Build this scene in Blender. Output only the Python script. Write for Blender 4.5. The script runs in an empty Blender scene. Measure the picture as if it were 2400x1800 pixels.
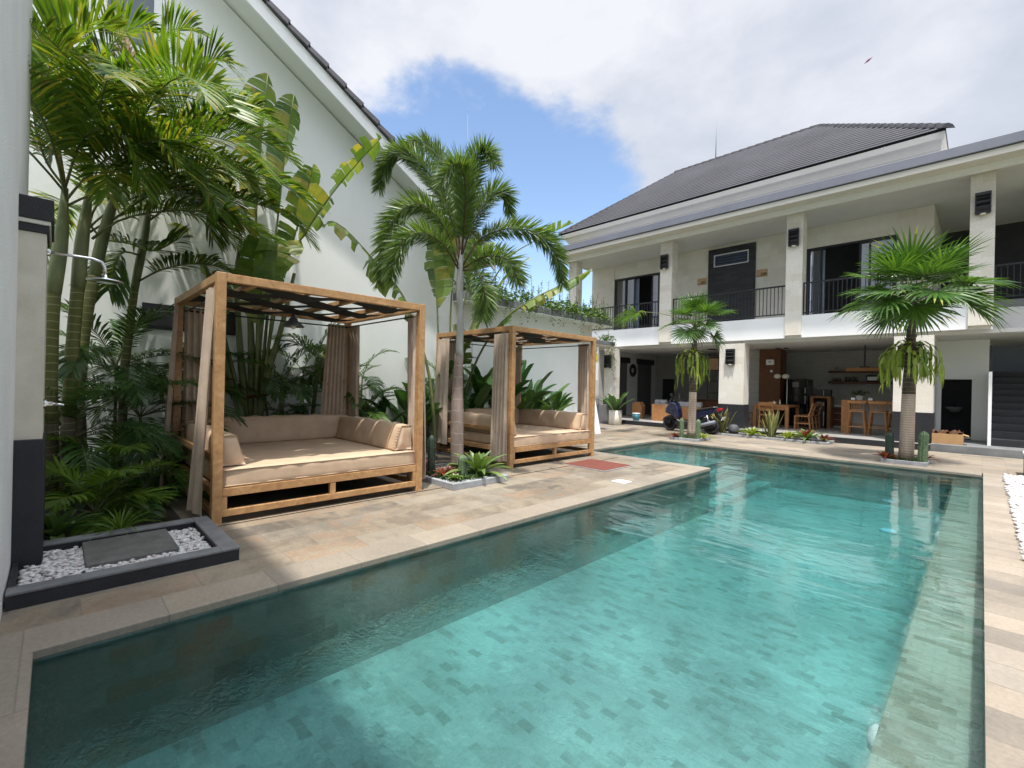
import bpy, bmesh, math, random
import numpy as np
from mathutils import Vector, Matrix

rnd = random.Random(11)
R = math.radians
scn = bpy.context.scene
COL = scn.collection

# ------------------------------------------------------------------ camera
cam = bpy.data.cameras.new('camera')
cam.sensor_width = 36.0
cam.lens = 16.295
cam.clip_start = 0.02
cam.clip_end = 3000
co = bpy.data.objects.new('camera', cam); COL.objects.link(co)
ROLL, PITCH, YAW = 0.0219457, 0.00049, 0.792895
fw = Vector((-math.sin(YAW)*math.cos(PITCH), math.cos(YAW)*math.cos(PITCH), math.sin(PITCH)))
rt0 = Vector((math.cos(YAW), math.sin(YAW), 0)); up0 = rt0.cross(fw)
rt = rt0*math.cos(ROLL) + up0*math.sin(ROLL)
up = rt.cross(fw)
m = Matrix((rt, up, -fw)).transposed().to_4x4()
m.translation = Vector((0, 0, 1.4))
co.matrix_world = m
scn.camera = co

# ------------------------------------------------------------------ world, sun
SUNV = Vector((0.19, -0.25, 1.0)).normalized()
ELEV = math.asin(SUNV.z); AZ = math.atan2(SUNV.x, SUNV.y)
w = bpy.data.worlds.new('World'); scn.world = w; w.use_nodes = True
nt = w.node_tree; nt.nodes.clear()
def N(nt, t, **k):
    n = nt.nodes.new(t)
    for a, v in k.items(): setattr(n, a, v)
    return n
def LK(nt, a, b): nt.links.new(a, b)
def setin(n, **k):
    for a, v in k.items():
        n.inputs[a.replace('_', ' ')].default_value = v
def mixc(nt, f, a, b, mode='MIX'):
    n = N(nt, 'ShaderNodeMix', data_type='RGBA', blend_type=mode)
    for s, v in ((n.inputs[0], f), (n.inputs[6], a), (n.inputs[7], b)):
        if hasattr(v, 'links'): LK(nt, v, s)
        elif isinstance(v, (int, float)): s.default_value = v
        else: s.default_value = (*v, 1) if len(v) == 3 else v
    return n.outputs[2]
def math_(nt, op, a, b=0.0, c=None, clamp=False):
    n = N(nt, 'ShaderNodeMath', operation=op, use_clamp=clamp)
    for i, v in enumerate((a, b) if c is None else (a, b, c)):
        if hasattr(v, 'links'): LK(nt, v, n.inputs[i])
        else: n.inputs[i].default_value = v
    return n.outputs[0]
def ramp(nt, fac, *stops, interp='LINEAR'):
    n = N(nt, 'ShaderNodeValToRGB'); n.color_ramp.interpolation = interp
    e = n.color_ramp.elements
    while len(e) < len(stops): e.new(0.5)
    for el, (p, c) in zip(e, stops):
        el.position = p; el.color = (*c, 1) if len(c) == 3 else c
    LK(nt, fac, n.inputs[0]); return n.outputs[0]
def noise(nt, vec, scale, detail=4, rough=.55, dist=0):
    n = N(nt, 'ShaderNodeTexNoise'); setin(n, Scale=scale, Detail=detail, Roughness=rough, Distortion=dist)
    if vec is not None: LK(nt, vec, n.inputs['Vector'])
    return n.outputs['Fac']

sky = N(nt, 'ShaderNodeTexSky', sky_type='NISHITA', sun_disc=False)
sky.sun_elevation = ELEV; sky.sun_rotation = AZ
sky.air_density = 1.0; sky.dust_density = 0.6; sky.ozone_density = 3.0
tc = N(nt, 'ShaderNodeTexCoord')
mp = N(nt, 'ShaderNodeMapping'); LK(nt, tc.outputs['Generated'], mp.inputs[0])
mp.inputs['Scale'].default_value = (1, 1, 1.7); mp.inputs['Location'].default_value = (.37, 1.13, .2)
nz = noise(nt, mp.outputs[0], 2.1, 9, .56, .25)
nzb = noise(nt, mp.outputs[0], 6.5, 6, .6, .2)
nz = math_(nt, 'ADD', nz, math_(nt, 'MULTIPLY', math_(nt, 'SUBTRACT', nzb, .5), .36))
def blob(d, w0):                      # a soft patch of sky round one compass direction
    dp = N(nt, 'ShaderNodeVectorMath', operation='DOT_PRODUCT')
    nm = N(nt, 'ShaderNodeVectorMath', operation='NORMALIZE'); LK(nt, tc.outputs['Generated'], nm.inputs[0])
    LK(nt, nm.outputs[0], dp.inputs[0]); dp.inputs[1].default_value = Vector(d).normalized()
    mr = N(nt, 'ShaderNodeMapRange', interpolation_type='SMOOTHSTEP'); LK(nt, dp.outputs['Value'], mr.inputs[0])
    mr.inputs[1].default_value = math.cos(R(w0)); mr.inputs[2].default_value = 1.0
    return mr.outputs[0]
g1 = blob((-0.76, 0.75, 0.34), 24)
g2 = blob((-0.93, 0.60, 0.50), 15)
g3 = blob((-.82, 0.8, 0.20), 16)
cov = math_(nt, 'ADD', nz, .26)
cov = math_(nt, 'SUBTRACT', cov, math_(nt, 'MULTIPLY', g1, .34))
cov = math_(nt, 'SUBTRACT', cov, math_(nt, 'MULTIPLY', g2, .34))
cov = math_(nt, 'SUBTRACT', cov, math_(nt, 'MULTIPLY', g3, .30))
mask = N(nt, 'ShaderNodeMapRange', interpolation_type='SMOOTHSTEP'); LK(nt, cov, mask.inputs[0])
mask.inputs[1].default_value = .43; mask.inputs[2].default_value = .62
shade = noise(nt, mp.outputs[0], 1.3, 5, .5, .3)
ccol = ramp(nt, math_(nt, 'ADD', shade, math_(nt, 'MULTIPLY', math_(nt, 'SUBTRACT', nzb, .5), .30)), (.34, (4.1, 4.5, 5.3)), (.5, (5.3, 5.6, 6.3)), (.64, (6.9, 7.0, 7.4)))
glow = blob(SUNV, 50)
ccol = mixc(nt, 1.0, ccol, ramp(nt, glow, (0, (1, 1, 1)), (.2, (1.5, 1.5, 1.5)), (1, (6.0, 5.9, 5.6))), 'MULTIPLY')
skyc = mixc(nt, 1.0, sky.outputs[0], (2.1, 2.0, 1.9), 'MULTIPLY')
fin = mixc(nt, math_(nt, 'MULTIPLY', mask.outputs[0], .97), skyc, ccol)
bg = N(nt, 'ShaderNodeBackground'); LK(nt, fin, bg.inputs[0]); bg.inputs[1].default_value = 0.066
wo = N(nt, 'ShaderNodeOutputWorld'); LK(nt, bg.outputs[0], wo.inputs[0])

sl = bpy.data.lights.new('sun', 'SUN'); sl.energy = 2.9; sl.angle = R(1.4); sl.color = (1.0, .955, .88)
so = bpy.data.objects.new('sun', sl); COL.objects.link(so)
so.rotation_euler = SUNV.to_track_quat('Z', 'Y').to_euler(); so.location = (0, 0, 30)

scn.render.engine = 'CYCLES'
scn.cycles.max_bounces = 8; scn.cycles.transparent_max_bounces = 12
scn.cycles.diffuse_bounces = 4; scn.cycles.glossy_bounces = 3
scn.cycles.caustics_reflective = False; scn.cycles.caustics_refractive = True; scn.cycles.blur_glossy = 1.0; scn.cycles.sample_clamp_indirect = 6.0
scn.cycles.use_denoising = True
scn.cycles.use_fast_gi = False
scn.view_settings.view_transform = 'Standard'; scn.view_settings.look = 'None'
scn.view_settings.exposure = 1.02; scn.view_settings.gamma = 1.0

# ------------------------------------------------------------------ materials
def newmat(name):
    M = bpy.data.materials.new(name); M.use_nodes = True
    nt = M.node_tree; nt.nodes.clear()
    out = N(nt, 'ShaderNodeOutputMaterial')
    return M, nt, out
def pos(nt): return N(nt, 'ShaderNodeNewGeometry').outputs['Position']
def mapping(nt, vec, sc=(1, 1, 1), rot=(0, 0, 0), loc=(0, 0, 0)):
    n = N(nt, 'ShaderNodeMapping'); LK(nt, vec, n.inputs[0])
    n.inputs['Scale'].default_value = sc; n.inputs['Rotation'].default_value = rot; n.inputs['Location'].default_value = loc
    return n.outputs[0]
def bump(nt, h, strength, dist=.01):
    n = N(nt, 'ShaderNodeBump'); LK(nt, h, n.inputs['Height']); setin(n, Strength=strength, Distance=dist)
    return n.outputs[0]
def sc3(c, k): return tuple(x*k for x in c)
def pmat(name, col, rough=.6, var=.18, scale=3.0, bmp=0.0, bscale=60, metal=0.0, spec=.5, stretch=(1, 1, 1), coat=0.0, col2=None, det=5):
    M, nt, out = newmat(name)
    b = N(nt, 'ShaderNodeBsdfPrincipled'); p = mapping(nt, pos(nt), stretch)
    f = noise(nt, p, scale, det, .6)
    c2 = col2 if col2 else sc3(col, 1+var)
    cc = ramp(nt, f, (.32, sc3(col, 1-var)), (.68, c2))
    LK(nt, cc, b.inputs['Base Color'])
    rr = math_(nt, 'ADD', rough-.08, math_(nt, 'MULTIPLY', f, .16)); LK(nt, rr, b.inputs['Roughness'])
    b.inputs['Metallic'].default_value = metal; b.inputs['Specular IOR Level'].default_value = spec
    b.inputs['Coat Weight'].default_value = coat
    if bmp: LK(nt, bump(nt, noise(nt, p, bscale, 4, .6), bmp), b.inputs['Normal'])
    LK(nt, b.outputs[0], out.inputs[0]); return M
def leafmat(name, a, b_, trans=.35, rough=.42, tip=None, spec=.5):
    M, nt, out = newmat(name)
    at = N(nt, 'ShaderNodeAttribute', attribute_name='tint', attribute_type='GEOMETRY')
    f = noise(nt, pos(nt), 9, 3)
    k = math_(nt, 'ADD', at.outputs['Fac'], math_(nt, 'MULTIPLY', math_(nt, 'SUBTRACT', f, .5), .5))
    st = [(.1, a), (.75, b_)]
    if tip: st.append((.98, tip))
    c = ramp(nt, k, *st)
    p = N(nt, 'ShaderNodeBsdfPrincipled'); LK(nt, c, p.inputs['Base Color']); p.inputs['Roughness'].default_value = rough
    p.inputs['Specular IOR Level'].default_value = spec
    t = N(nt, 'ShaderNodeBsdfTranslucent'); LK(nt, mixc(nt, 1.0, c, (1.5, 1.45, .55), 'MULTIPLY'), t.inputs[0])
    mx = N(nt, 'ShaderNodeMixShader'); mx.inputs[0].default_value = trans
    LK(nt, p.outputs[0], mx.inputs[1]); LK(nt, t.outputs[0], mx.inputs[2]); LK(nt, mx.outputs[0], out.inputs[0])
    return M
def brickmat(name, tones, bw, rh, mortar=(.2, .18, .15), ms=.006, axis='XY', rot=0, rough=.65, stain=.35, bmp=.25, sub=.12, off=.5, warp=0.0, big=None, grain=40, seed=0.0, spec=.4):
    M, nt, out = newmat(name)
    P = pos(nt)
    if axis == 'XY': v = P
    else:
        s = N(nt, 'ShaderNodeSeparateXYZ'); LK(nt, P, s.inputs[0]); c = N(nt, 'ShaderNodeCombineXYZ')
        if axis == 'WALL':        # runs along x+y (any upright face), courses in z
            LK(nt, math_(nt, 'ADD', s.outputs[0], s.outputs[1]), c.inputs[0]); LK(nt, s.outputs[2], c.inputs[1])
        v = c.outputs[0]
    if rot: v = mapping(nt, v, rot=(0, 0, rot))
    if seed: v = mapping(nt, v, loc=(seed, seed*.37, 0))
    if warp:
        nn = N(nt, 'ShaderNodeTexNoise'); setin(nn, Scale=3.2, Detail=3.0, Roughness=.6); LK(nt, mapping(nt, P, (1, 2.2, 1)), nn.inputs['Vector'])
        vm = N(nt, 'ShaderNodeVectorMath', operation='MULTIPLY_ADD'); LK(nt, nn.outputs['Color'], vm.inputs[0])
        vm.inputs[1].default_value = (warp, warp, 0); LK(nt, v, vm.inputs[2]); v = vm.outputs[0]
    br = N(nt, 'ShaderNodeTexBrick', offset=off); LK(nt, v, br.inputs['Vector'])
    setin(br, Color1=(0, 0, 0, 1), Color2=(1, 1, 1, 1), Mortar=(.5, .5, .5, 1), Scale=1.0, Mortar_Size=ms, Mortar_Smooth=.1, Bias=0.0, Brick_Width=bw, Row_Height=rh)
    n1 = noise(nt, P, 5, 6, .62, .4); n2 = noise(nt, P, .9, 4, .6); n3 = noise(nt, P, grain, 3, .7)
    k = math_(nt, 'ADD', br.outputs['Color'], math_(nt, 'MULTIPLY', math_(nt, 'SUBTRACT', n1, .5), sub*4))
    n = len(tones)
    c = ramp(nt, k, *[(i/(n-1)*.92+.04, t) for i, t in enumerate(tones)])
    c = mixc(nt, br.outputs['Fac'], c, mortar)
    d = ramp(nt, n2, (.25, (1-stain,)*3), (.7, (1+stain*.35,)*3))
    c = mixc(nt, 1.0, c, d, 'MULTIPLY')
    g = ramp(nt, n3, (.3, (.86,)*3), (.7, (1.1,)*3)); c = mixc(nt, 1.0, c, g, 'MULTIPLY')
    b = N(nt, 'ShaderNodeBsdfPrincipled'); LK(nt, c, b.inputs['Base Color'])
    LK(nt, ramp(nt, n1, (.3, (rough-.1,)*3), (.7, (rough+.12,)*3)), b.inputs['Roughness']); b.inputs['Specular IOR Level'].default_value = spec
    h = math_(nt, 'SUBTRACT', math_(nt, 'MULTIPLY', n3, .35), math_(nt, 'MULTIPLY', br.outputs['Fac'], 1.0))
    LK(nt, bump(nt, h, bmp, .006), b.inputs['Normal'])
    LK(nt, b.outputs[0], out.inputs[0]); return M

MT = {}
MT['deck'] = brickmat('deck_stone', [(.14, .122, .10), (.245, .20, .145), (.19, .155, .118), (.27, .225, .165), (.265, .19, .13), (.21, .185, .15), (.275, .235, .18)], .60, .30, mortar=(.20, .165, .13), ms=.004, rot=R(90), stain=.42, sub=.20, seed=.13)
MT['deck_cross'] = brickmat('deck_stone_cross', [(.20, .175, .145), (.30, .25, .195), (.25, .215, .17), (.33, .275, .215), (.28, .245, .205)], .66, .26, mortar=(.19, .16, .13), ms=.004, stain=.28, sub=.08, seed=.31)
MT['coping'] = brickmat('coping_stone', [(.215, .19, .155), (.28, .235, .185), (.24, .21, .17), (.30, .255, .20)], .60, .90, mortar=(.2, .175, .14), ms=.004, rot=R(90), stain=.25, sub=.08, seed=.2)
MT['pool'] = brickmat('green_pool_stone', [(.115, .18, .16), (.215, .345, .325), (.24, .38, .36), (.22, .355, .335), (.255, .395, .375), (.235, .37, .35), (.15, .235, .21), (.27, .41, .39)], .12, .07, mortar=(.22, .33, .31), ms=.0025, rough=.5, stain=.55, sub=.15, warp=.06, bmp=.1)
MT['pool_wall'] = brickmat('green_pool_wall', [(.085, .12, .105), (.155, .22, .20), (.18, .25, .23), (.14, .19, .165), (.195, .27, .245), (.19, .17, .115)], .20, .10, mortar=(.15, .22, .20), ms=.0025, axis='WALL', rough=.5, stain=.3, sub=.1, warp=.03, bmp=.1)
MT['ledge'] = brickmat('pool_ledge_stone', [(.14, .16, .12), (.285, .345, .285), (.32, .38, .325), (.305, .36, .31), (.35, .40, .34), (.19, .20, .15)], .12, .07, mortar=(.21, .255, .21), ms=.0025, rough=.5, stain=.25, sub=.08, warp=.018, bmp=.1)
MT['cream_stone'] = brickmat('cream_limestone', [(.70, .65, .565), (.76, .72, .645), (.78, .74, .675), (.73, .68, .595), (.81, .775, .71)], .44, .22, mortar=(.73, .69, .61), ms=.002, axis='WALL', stain=.10, sub=.06, bmp=.08, rough=.7)
MT['white'] = pmat('white_paint', (.88, .885, .89), .55, .04, 1.2, .06, 120)
MT['white_brick'] = brickmat('white_brick', [(.62, .62, .60), (.70, .70, .68), (.66, .66, .64)], .22, .065, mortar=(.45, .45, .44), ms=.006, axis='WALL', stain=.12, sub=.04, bmp=.5)
MT['render'] = pmat('pale_render', (.76, .785, .765), .8, .04, .7, .25, 180, col2=(.82, .84, .825))
def streakmat(name, col, k=.10):
    M, nt, out = newmat(name); P = pos(nt); b = N(nt, 'ShaderNodeBsdfPrincipled'); b.inputs['Roughness'].default_value = .8
    a = noise(nt, mapping(nt, P, (1.1, 1.1, .25)), 1.0, 7, .7); c = noise(nt, P, .55, 4, .6); f = noise(nt, P, 26, 3, .7)
    v = math_(nt, 'ADD', math_(nt, 'MULTIPLY', a, .5), math_(nt, 'ADD', math_(nt, 'MULTIPLY', c, .4), math_(nt, 'MULTIPLY', f, .1)))
    s = N(nt, 'ShaderNodeSeparateXYZ'); LK(nt, P, s.inputs[0])
    damp = N(nt, 'ShaderNodeMapRange'); LK(nt, math_(nt, 'ADD', s.outputs[2], math_(nt, 'MULTIPLY', a, .9)), damp.inputs[0]); damp.inputs[1].default_value = .95; damp.inputs[2].default_value = .35
    cc = ramp(nt, v, (.36, sc3(col, 1-k)), (.5, col), (.64, sc3(col, 1+k*.4)))
    cc = mixc(nt, math_(nt, 'MULTIPLY', damp.outputs[0], .5), cc, (.36, .38, .30)); LK(nt, cc, b.inputs['Base Color'])
    LK(nt, bump(nt, noise(nt, P, 150, 3), .3), b.inputs['Normal']); LK(nt, b.outputs[0], out.inputs[0]); return M
MT['render'] = streakmat('pale_render', (.80, .82, .805), .045)
MT['stucco'] = pmat('stucco', (.79, .81, .815), .85, .05, 2.0, .8, 70)
MT['ceiling'] = pmat('ceiling_board', (.62, .61, .585), .7, .05, 1.0)
MT['cornice'] = pmat('cornice_paint', (.70, .665, .60), .7, .06, .9, .05, 80)
MT['grey_metal'] = pmat('grey_gutter', (.165, .175, .215), .5, .07, 1.0)
MT['roof_tile'] = pmat('roof_tile', (.105, .10, .115), .6, .25, 2.6, .3, 40)
MT['ridge'] = pmat('ridge_tile', (.045, .045, .053), .8, .3, 4, .3, 40, spec=.2)
MT['slate'] = brickmat('black_slate', [(.028, .031, .035), (.05, .054, .06), (.038, .042, .046)], .5, .10, mortar=(.02, .02, .022), ms=.004, axis='WALL', stain=.3, bmp=.7)
MT['black'] = pmat('black_paint', (.018, .018, .022), .45, .25, 4, .1, 90)
MT['blackstone'] = pmat('black_stone', (.014, .0145, .019), .6, .3, 7, .3, 60)
MT['rail'] = pmat('black_railing', (.016, .017, .02), .4, .2, 6)
MT['grey_conc'] = pmat('grey_concrete', (.17, .175, .18), .75, .22, 3, .3, 60)
MT['dark_conc'] = pmat('dark_concrete', (.085, .088, .095), .75, .25, 4, .4, 50)
MT['kerb_top'] = pmat('andesite_top', (.155, .16, .165), .6, .25, 6, .3, 70)
MT['slab'] = pmat('andesite_slab', (.11, .112, .105), .75, .25, 9, .5, 60)
MT['planter_kerb'] = pmat('planter_kerb_stone', (.30, .31, .33), .7, .2, 6, .3, 70)
MT['pebble'] = pmat('white_pebble', (.56, .55, .545), .55, .2, 22, 0, col2=(.70, .69, .685))
MT['pebble_pink'] = pmat('pinkish_pebble', (.52, .44, .43), .55, .2, 24, 0, col2=(.64, .61, .60))
MT['soil'] = pmat('soil', (.045, .034, .024), .95, .4, 12, .8, 30)
MT['floor_tile'] = pmat('terrace_floor', (.36, .35, .335), .35, .08, 3)
MT['glass_dark'] = None
def wood(name, a, b, rough=.5, grain=(1, 1, 9)):
    M, nt, out = newmat(name)
    tcn = N(nt, 'ShaderNodeTexCoord')
    n0 = noise(nt, mapping(nt, pos(nt), (7, 7, 7)), 1.0, 4, .6, 1.6)
    n1 = noise(nt, mapping(nt, pos(nt), (30, 30, 30)), 1.0, 5, .65, .5)
    k = math_(nt, 'ADD', math_(nt, 'MULTIPLY', n0, .7), math_(nt, 'MULTIPLY', n1, .3))
    c = ramp(nt, k, (.33, a), (.52, tuple((x+y)/2 for x, y in zip(a, b))), (.68, b))
    p = N(nt, 'ShaderNodeBsdfPrincipled'); LK(nt, c, p.inputs['Base Color']); p.inputs['Roughness'].default_value = rough
    p.inputs['Specular IOR Level'].default_value = .35
    LK(nt, bump(nt, n1, .15, .004), p.inputs['Normal']); LK(nt, p.outputs[0], out.inputs[0]); return M
MT['teak'] = wood('teak', (.31, .158, .066), (.53, .32, .15))
MT['teak_in'] = wood('honey_teak', (.27, .12, .045), (.44, .22, .09))
MT['wood_red'] = wood('red_brown_wood', (.105, .038, .016), (.19, .075, .032))
MT['wood_pale'] = wood('pale_wood', (.46, .30, .16), (.58, .40, .24))
MT['dark_wood'] = wood('dark_wood', (.06, .028, .014), (.11, .05, .026))
MT['cushion'] = pmat('taupe_cushion_fabric', (.50, .36, .245), .62, .07, 5, .18, 14, spec=.35, col2=(.56, .41, .285))
MT['curtain'] = pmat('taupe_curtain', (.46, .36, .28), .8, .08, 6, .2, 220, col2=(.53, .425, .335))
MT['shade'] = pmat('charcoal_shade_cloth', (.016, .015, .016), .85, .2, 20)
MT['dark_under'] = pmat('dark_underside', (.02, .017, .014), .8, .2, 8)
MT['chrome'] = pmat('chrome', (.72, .73, .75), .18, .05, 8, metal=1.0)
MT['steel'] = pmat('brushed_steel', (.45, .46, .48), .35, .1, 8, metal=1.0)
MT['lampgrey'] = pmat('grey_enamel', (.13, .135, .14), .4, .15, 10)
MT['bulb'] = pmat('frosted_bulb', (.75, .70, .60), .2, .05, 10)
MT['trunk_ring'] = None
MT['mat_red'] = pmat('red_mat', (.13, .036, .022), .9, .22, 30, .6, 160, col2=(.19, .052, .034))
MT['mat_edge'] = pmat('mat_grey_edge', (.30, .31, .32), .9, .1, 20)
MT['whiteplastic'] = pmat('white_plastic', (.80, .81, .82), .4, .03, 5)
MT['carton'] = pmat('carton', (.42, .25, .115), .8, .1, 6)
MT['seatgrey'] = pmat('grey_cushion', (.28, .285, .30), .85, .1, 8, .2, 60)
MT['blue_paint'] = pmat('blue_scooter_paint', (.007, .010, .040), .25, .1, 3, coat=.6)
MT['scooter_black'] = pmat('scooter_black_plastic', (.012, .012, .014), .4, .2, 9)
MT['rubber'] = pmat('rubber', (.014, .014, .015), .8, .2, 30)
MT['red_lens'] = pmat('red_lens', (.42, .012, .015), .2, .1, 9, coat=.5)
MT['pot'] = pmat('cream_pot', (.62, .575, .49), .7, .1, 9, .3, 40)
MT['bucket'] = pmat('teal_bucket', (.03, .16, .21), .5, .1, 9)
MT['kite'] = pmat('pink_kite', (.45, .10, .22), .7, .1, 3)
MT['blue_wall'] = pmat('blue_grey_wall', (.30, .335, .42), .8, .05, 2)
MT['stair'] = pmat('black_stair', (.022, .022, .027), .5, .3, 5, .2, 40)
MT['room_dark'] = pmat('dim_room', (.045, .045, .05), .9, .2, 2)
MT['curtain_blue'] = pmat('pale_blue_curtain', (.42, .50, .62), .85, .08, 3)
MT['curtain_brown'] = pmat('brown_curtain', (.12, .10, .085), .85, .12, 5)
MT['ground'] = pmat('earth', (.10, .11, .06), .95, .3, .2)
MT['text'] = pmat('dark_lettering', (.03, .022, .018), .6, .05, 5)
MT['stone_dark'] = pmat('dark_boulder', (.07, .075, .085), .7, .3, 12, .5, 30)
MT['brown_dry'] = leafmat('dry_leaf', (.10, .055, .03), (.23, .14, .075), .2, .7)
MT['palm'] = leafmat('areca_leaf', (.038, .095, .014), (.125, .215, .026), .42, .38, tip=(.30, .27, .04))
MT['palm_sunlit'] = leafmat('sunlit_areca_leaf', (.055, .125, .012), (.135, .225, .022), .45, .36, tip=(.27, .25, .04))  # areca leaf colour lightened to stand for sun on some fronds
MT['foxtail'] = leafmat('foxtail_leaf', (.05, .105, .028), (.135, .21, .055), .38, .4, tip=(.20, .25, .07))
MT['fanpalm'] = leafmat('fan_leaf', (.030, .085, .016), (.095, .190, .035), .32, .36, tip=(.30, .32, .07))
MT['banana'] = leafmat('banana_leaf', (.055, .12, .028), (.15, .225, .055), .40, .33, tip=(.30, .27, .06))
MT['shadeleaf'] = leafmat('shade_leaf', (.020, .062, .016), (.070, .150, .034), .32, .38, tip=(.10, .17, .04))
MT['canna'] = leafmat('broad_leaf', (.018, .065, .018), (.055, .135, .035), .25, .3, tip=(.12, .2, .05))
MT['brom'] = leafmat('bromeliad_green', (.055, .125, .035), (.16, .24, .07), .25, .35, tip=(.36, .36, .14))
MT['brom_red'] = leafmat('bromeliad_red', (.055, .015, .016), (.17, .04, .028), .25, .4, tip=(.34, .10, .05))
MT['brom_lime'] = leafmat('bromeliad_lime', (.13, .20, .03), (.30, .34, .05), .3, .38, tip=(.45, .42, .09))
MT['snake'] = leafmat('snake_leaf', (.05, .075, .03), (.17, .18, .06), .15, .4, tip=(.48, .42, .14))
MT['stag'] = leafmat('staghorn', (.13, .215, .04), (.28, .36, .06), .4, .42, tip=(.50, .46, .07))
MT['trail'] = leafmat('trailing_leaf', (.035, .085, .025), (.10, .17, .05), .3, .45, tip=(.20, .25, .09))
MT['grass'] = leafmat('groundcover_leaf', (.020, .055, .012), (.06, .12, .025), .25, .5)
MT['cactus'] = pmat('cactus_skin', (.07, .125, .06), .7, .35, 22, .4, 60, col2=(.14, .20, .10))
MT['cactus_dark'] = pmat('dark_cactus_skin', (.018, .035, .022), .6, .25, 14)
MT['petiole'] = pmat('green_petiole', (.10, .13, .04), .5, .25, 6, col2=(.15, .17, .055))
MT['petiole_y'] = pmat('golden_petiole', (.24, .20, .05), .5, .2, 6)
def ringmat(name, a, b, ringc, period, width=.1, var=.3, lichen=None):
    M, nt, out = newmat(name)
    P = pos(nt); s = N(nt, 'ShaderNodeSeparateXYZ'); LK(nt, P, s.inputs[0])
    wob = noise(nt, P, 6, 3)
    zz = math_(nt, 'ADD', math_(nt, 'DIVIDE', s.outputs[2], period), math_(nt, 'MULTIPLY', wob, .5))
    fr = math_(nt, 'FRACT', zz)
    ring = math_(nt, 'LESS_THAN', fr, width)
    f = noise(nt, mapping(nt, P, (9, 9, 2.5)), 1, 5, .65)
    c = ramp(nt, f, (.3, a), (.7, b))
    c = mixc(nt, math_(nt, 'MULTIPLY', ring, .75), c, ringc)
    if lichen:
        c = mixc(nt, ramp(nt, noise(nt, P, 7, 5, .7), (.5, (0, 0, 0)), (.66, (.8,)*3)), c, lichen)
    p = N(nt, 'ShaderNodeBsdfPrincipled'); LK(nt, c, p.inputs['Base Color']); p.inputs['Roughness'].default_value = .75
    h = math_(nt, 'ADD', math_(nt, 'MULTIPLY', ring, .6), math_(nt, 'MULTIPLY', f, .6))
    LK(nt, bump(nt, h, .5, .01), p.inputs['Normal']); LK(nt, p.outputs[0], out.inputs[0]); return M
MT['areca_stem'] = ringmat('areca_stem', (.085, .10, .025), (.16, .165, .05), (.33, .31, .16), .085, .12)
MT['areca_low'] = ringmat('areca_lower_stem', (.07, .055, .032), (.15, .125, .075), (.26, .23, .15), .075, .14)
MT['crownshaft'] = pmat('crownshaft', (.15, .20, .085), .45, .2, 5, stretch=(3, 3, .6), col2=(.24, .26, .13))
MT['fox_trunk'] = ringmat('foxtail_trunk', (.17, .125, .105), (.30, .235, .20), (.38, .33, .29), .17, .06)
MT['fox_shaft'] = pmat('foxtail_crownshaft', (.34, .34, .32), .55, .15, 4, stretch=(6, 6, 1), col2=(.46, .46, .43))
MT['fan_low'] = ringmat('fan_palm_lower_trunk', (.34, .25, .19), (.50, .395, .31), (.22, .155, .11), .048, .28)
MT['fan_up'] = ringmat('fan_palm_upper_trunk', (.035, .025, .02), (.13, .095, .07), (.18, .14, .10), .09, .2)

def glassmat(name, tint=(.86, .92, .95), refl=1.0):
    M, nt, out = newmat(name)
    fr = N(nt, 'ShaderNodeFresnel'); fr.inputs[0].default_value = 1.6
    t = N(nt, 'ShaderNodeBsdfTransparent'); t.inputs[0].default_value = (*tint, 1)
    g = N(nt, 'ShaderNodeBsdfGlossy'); g.inputs['Roughness'].default_value = .02
    mx = N(nt, 'ShaderNodeMixShader'); LK(nt, math_(nt, 'ADD', math_(nt, 'MULTIPLY', fr.outputs[0], 1.2), refl, clamp=True), mx.inputs[0])
    LK(nt, t.outputs[0], mx.inputs[1]); LK(nt, g.outputs[0], mx.inputs[2]); LK(nt, mx.outputs[0], out.inputs[0]); return M
MT['glass'] = glassmat('window_glass', (.55, .63, .70), .20)

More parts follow.
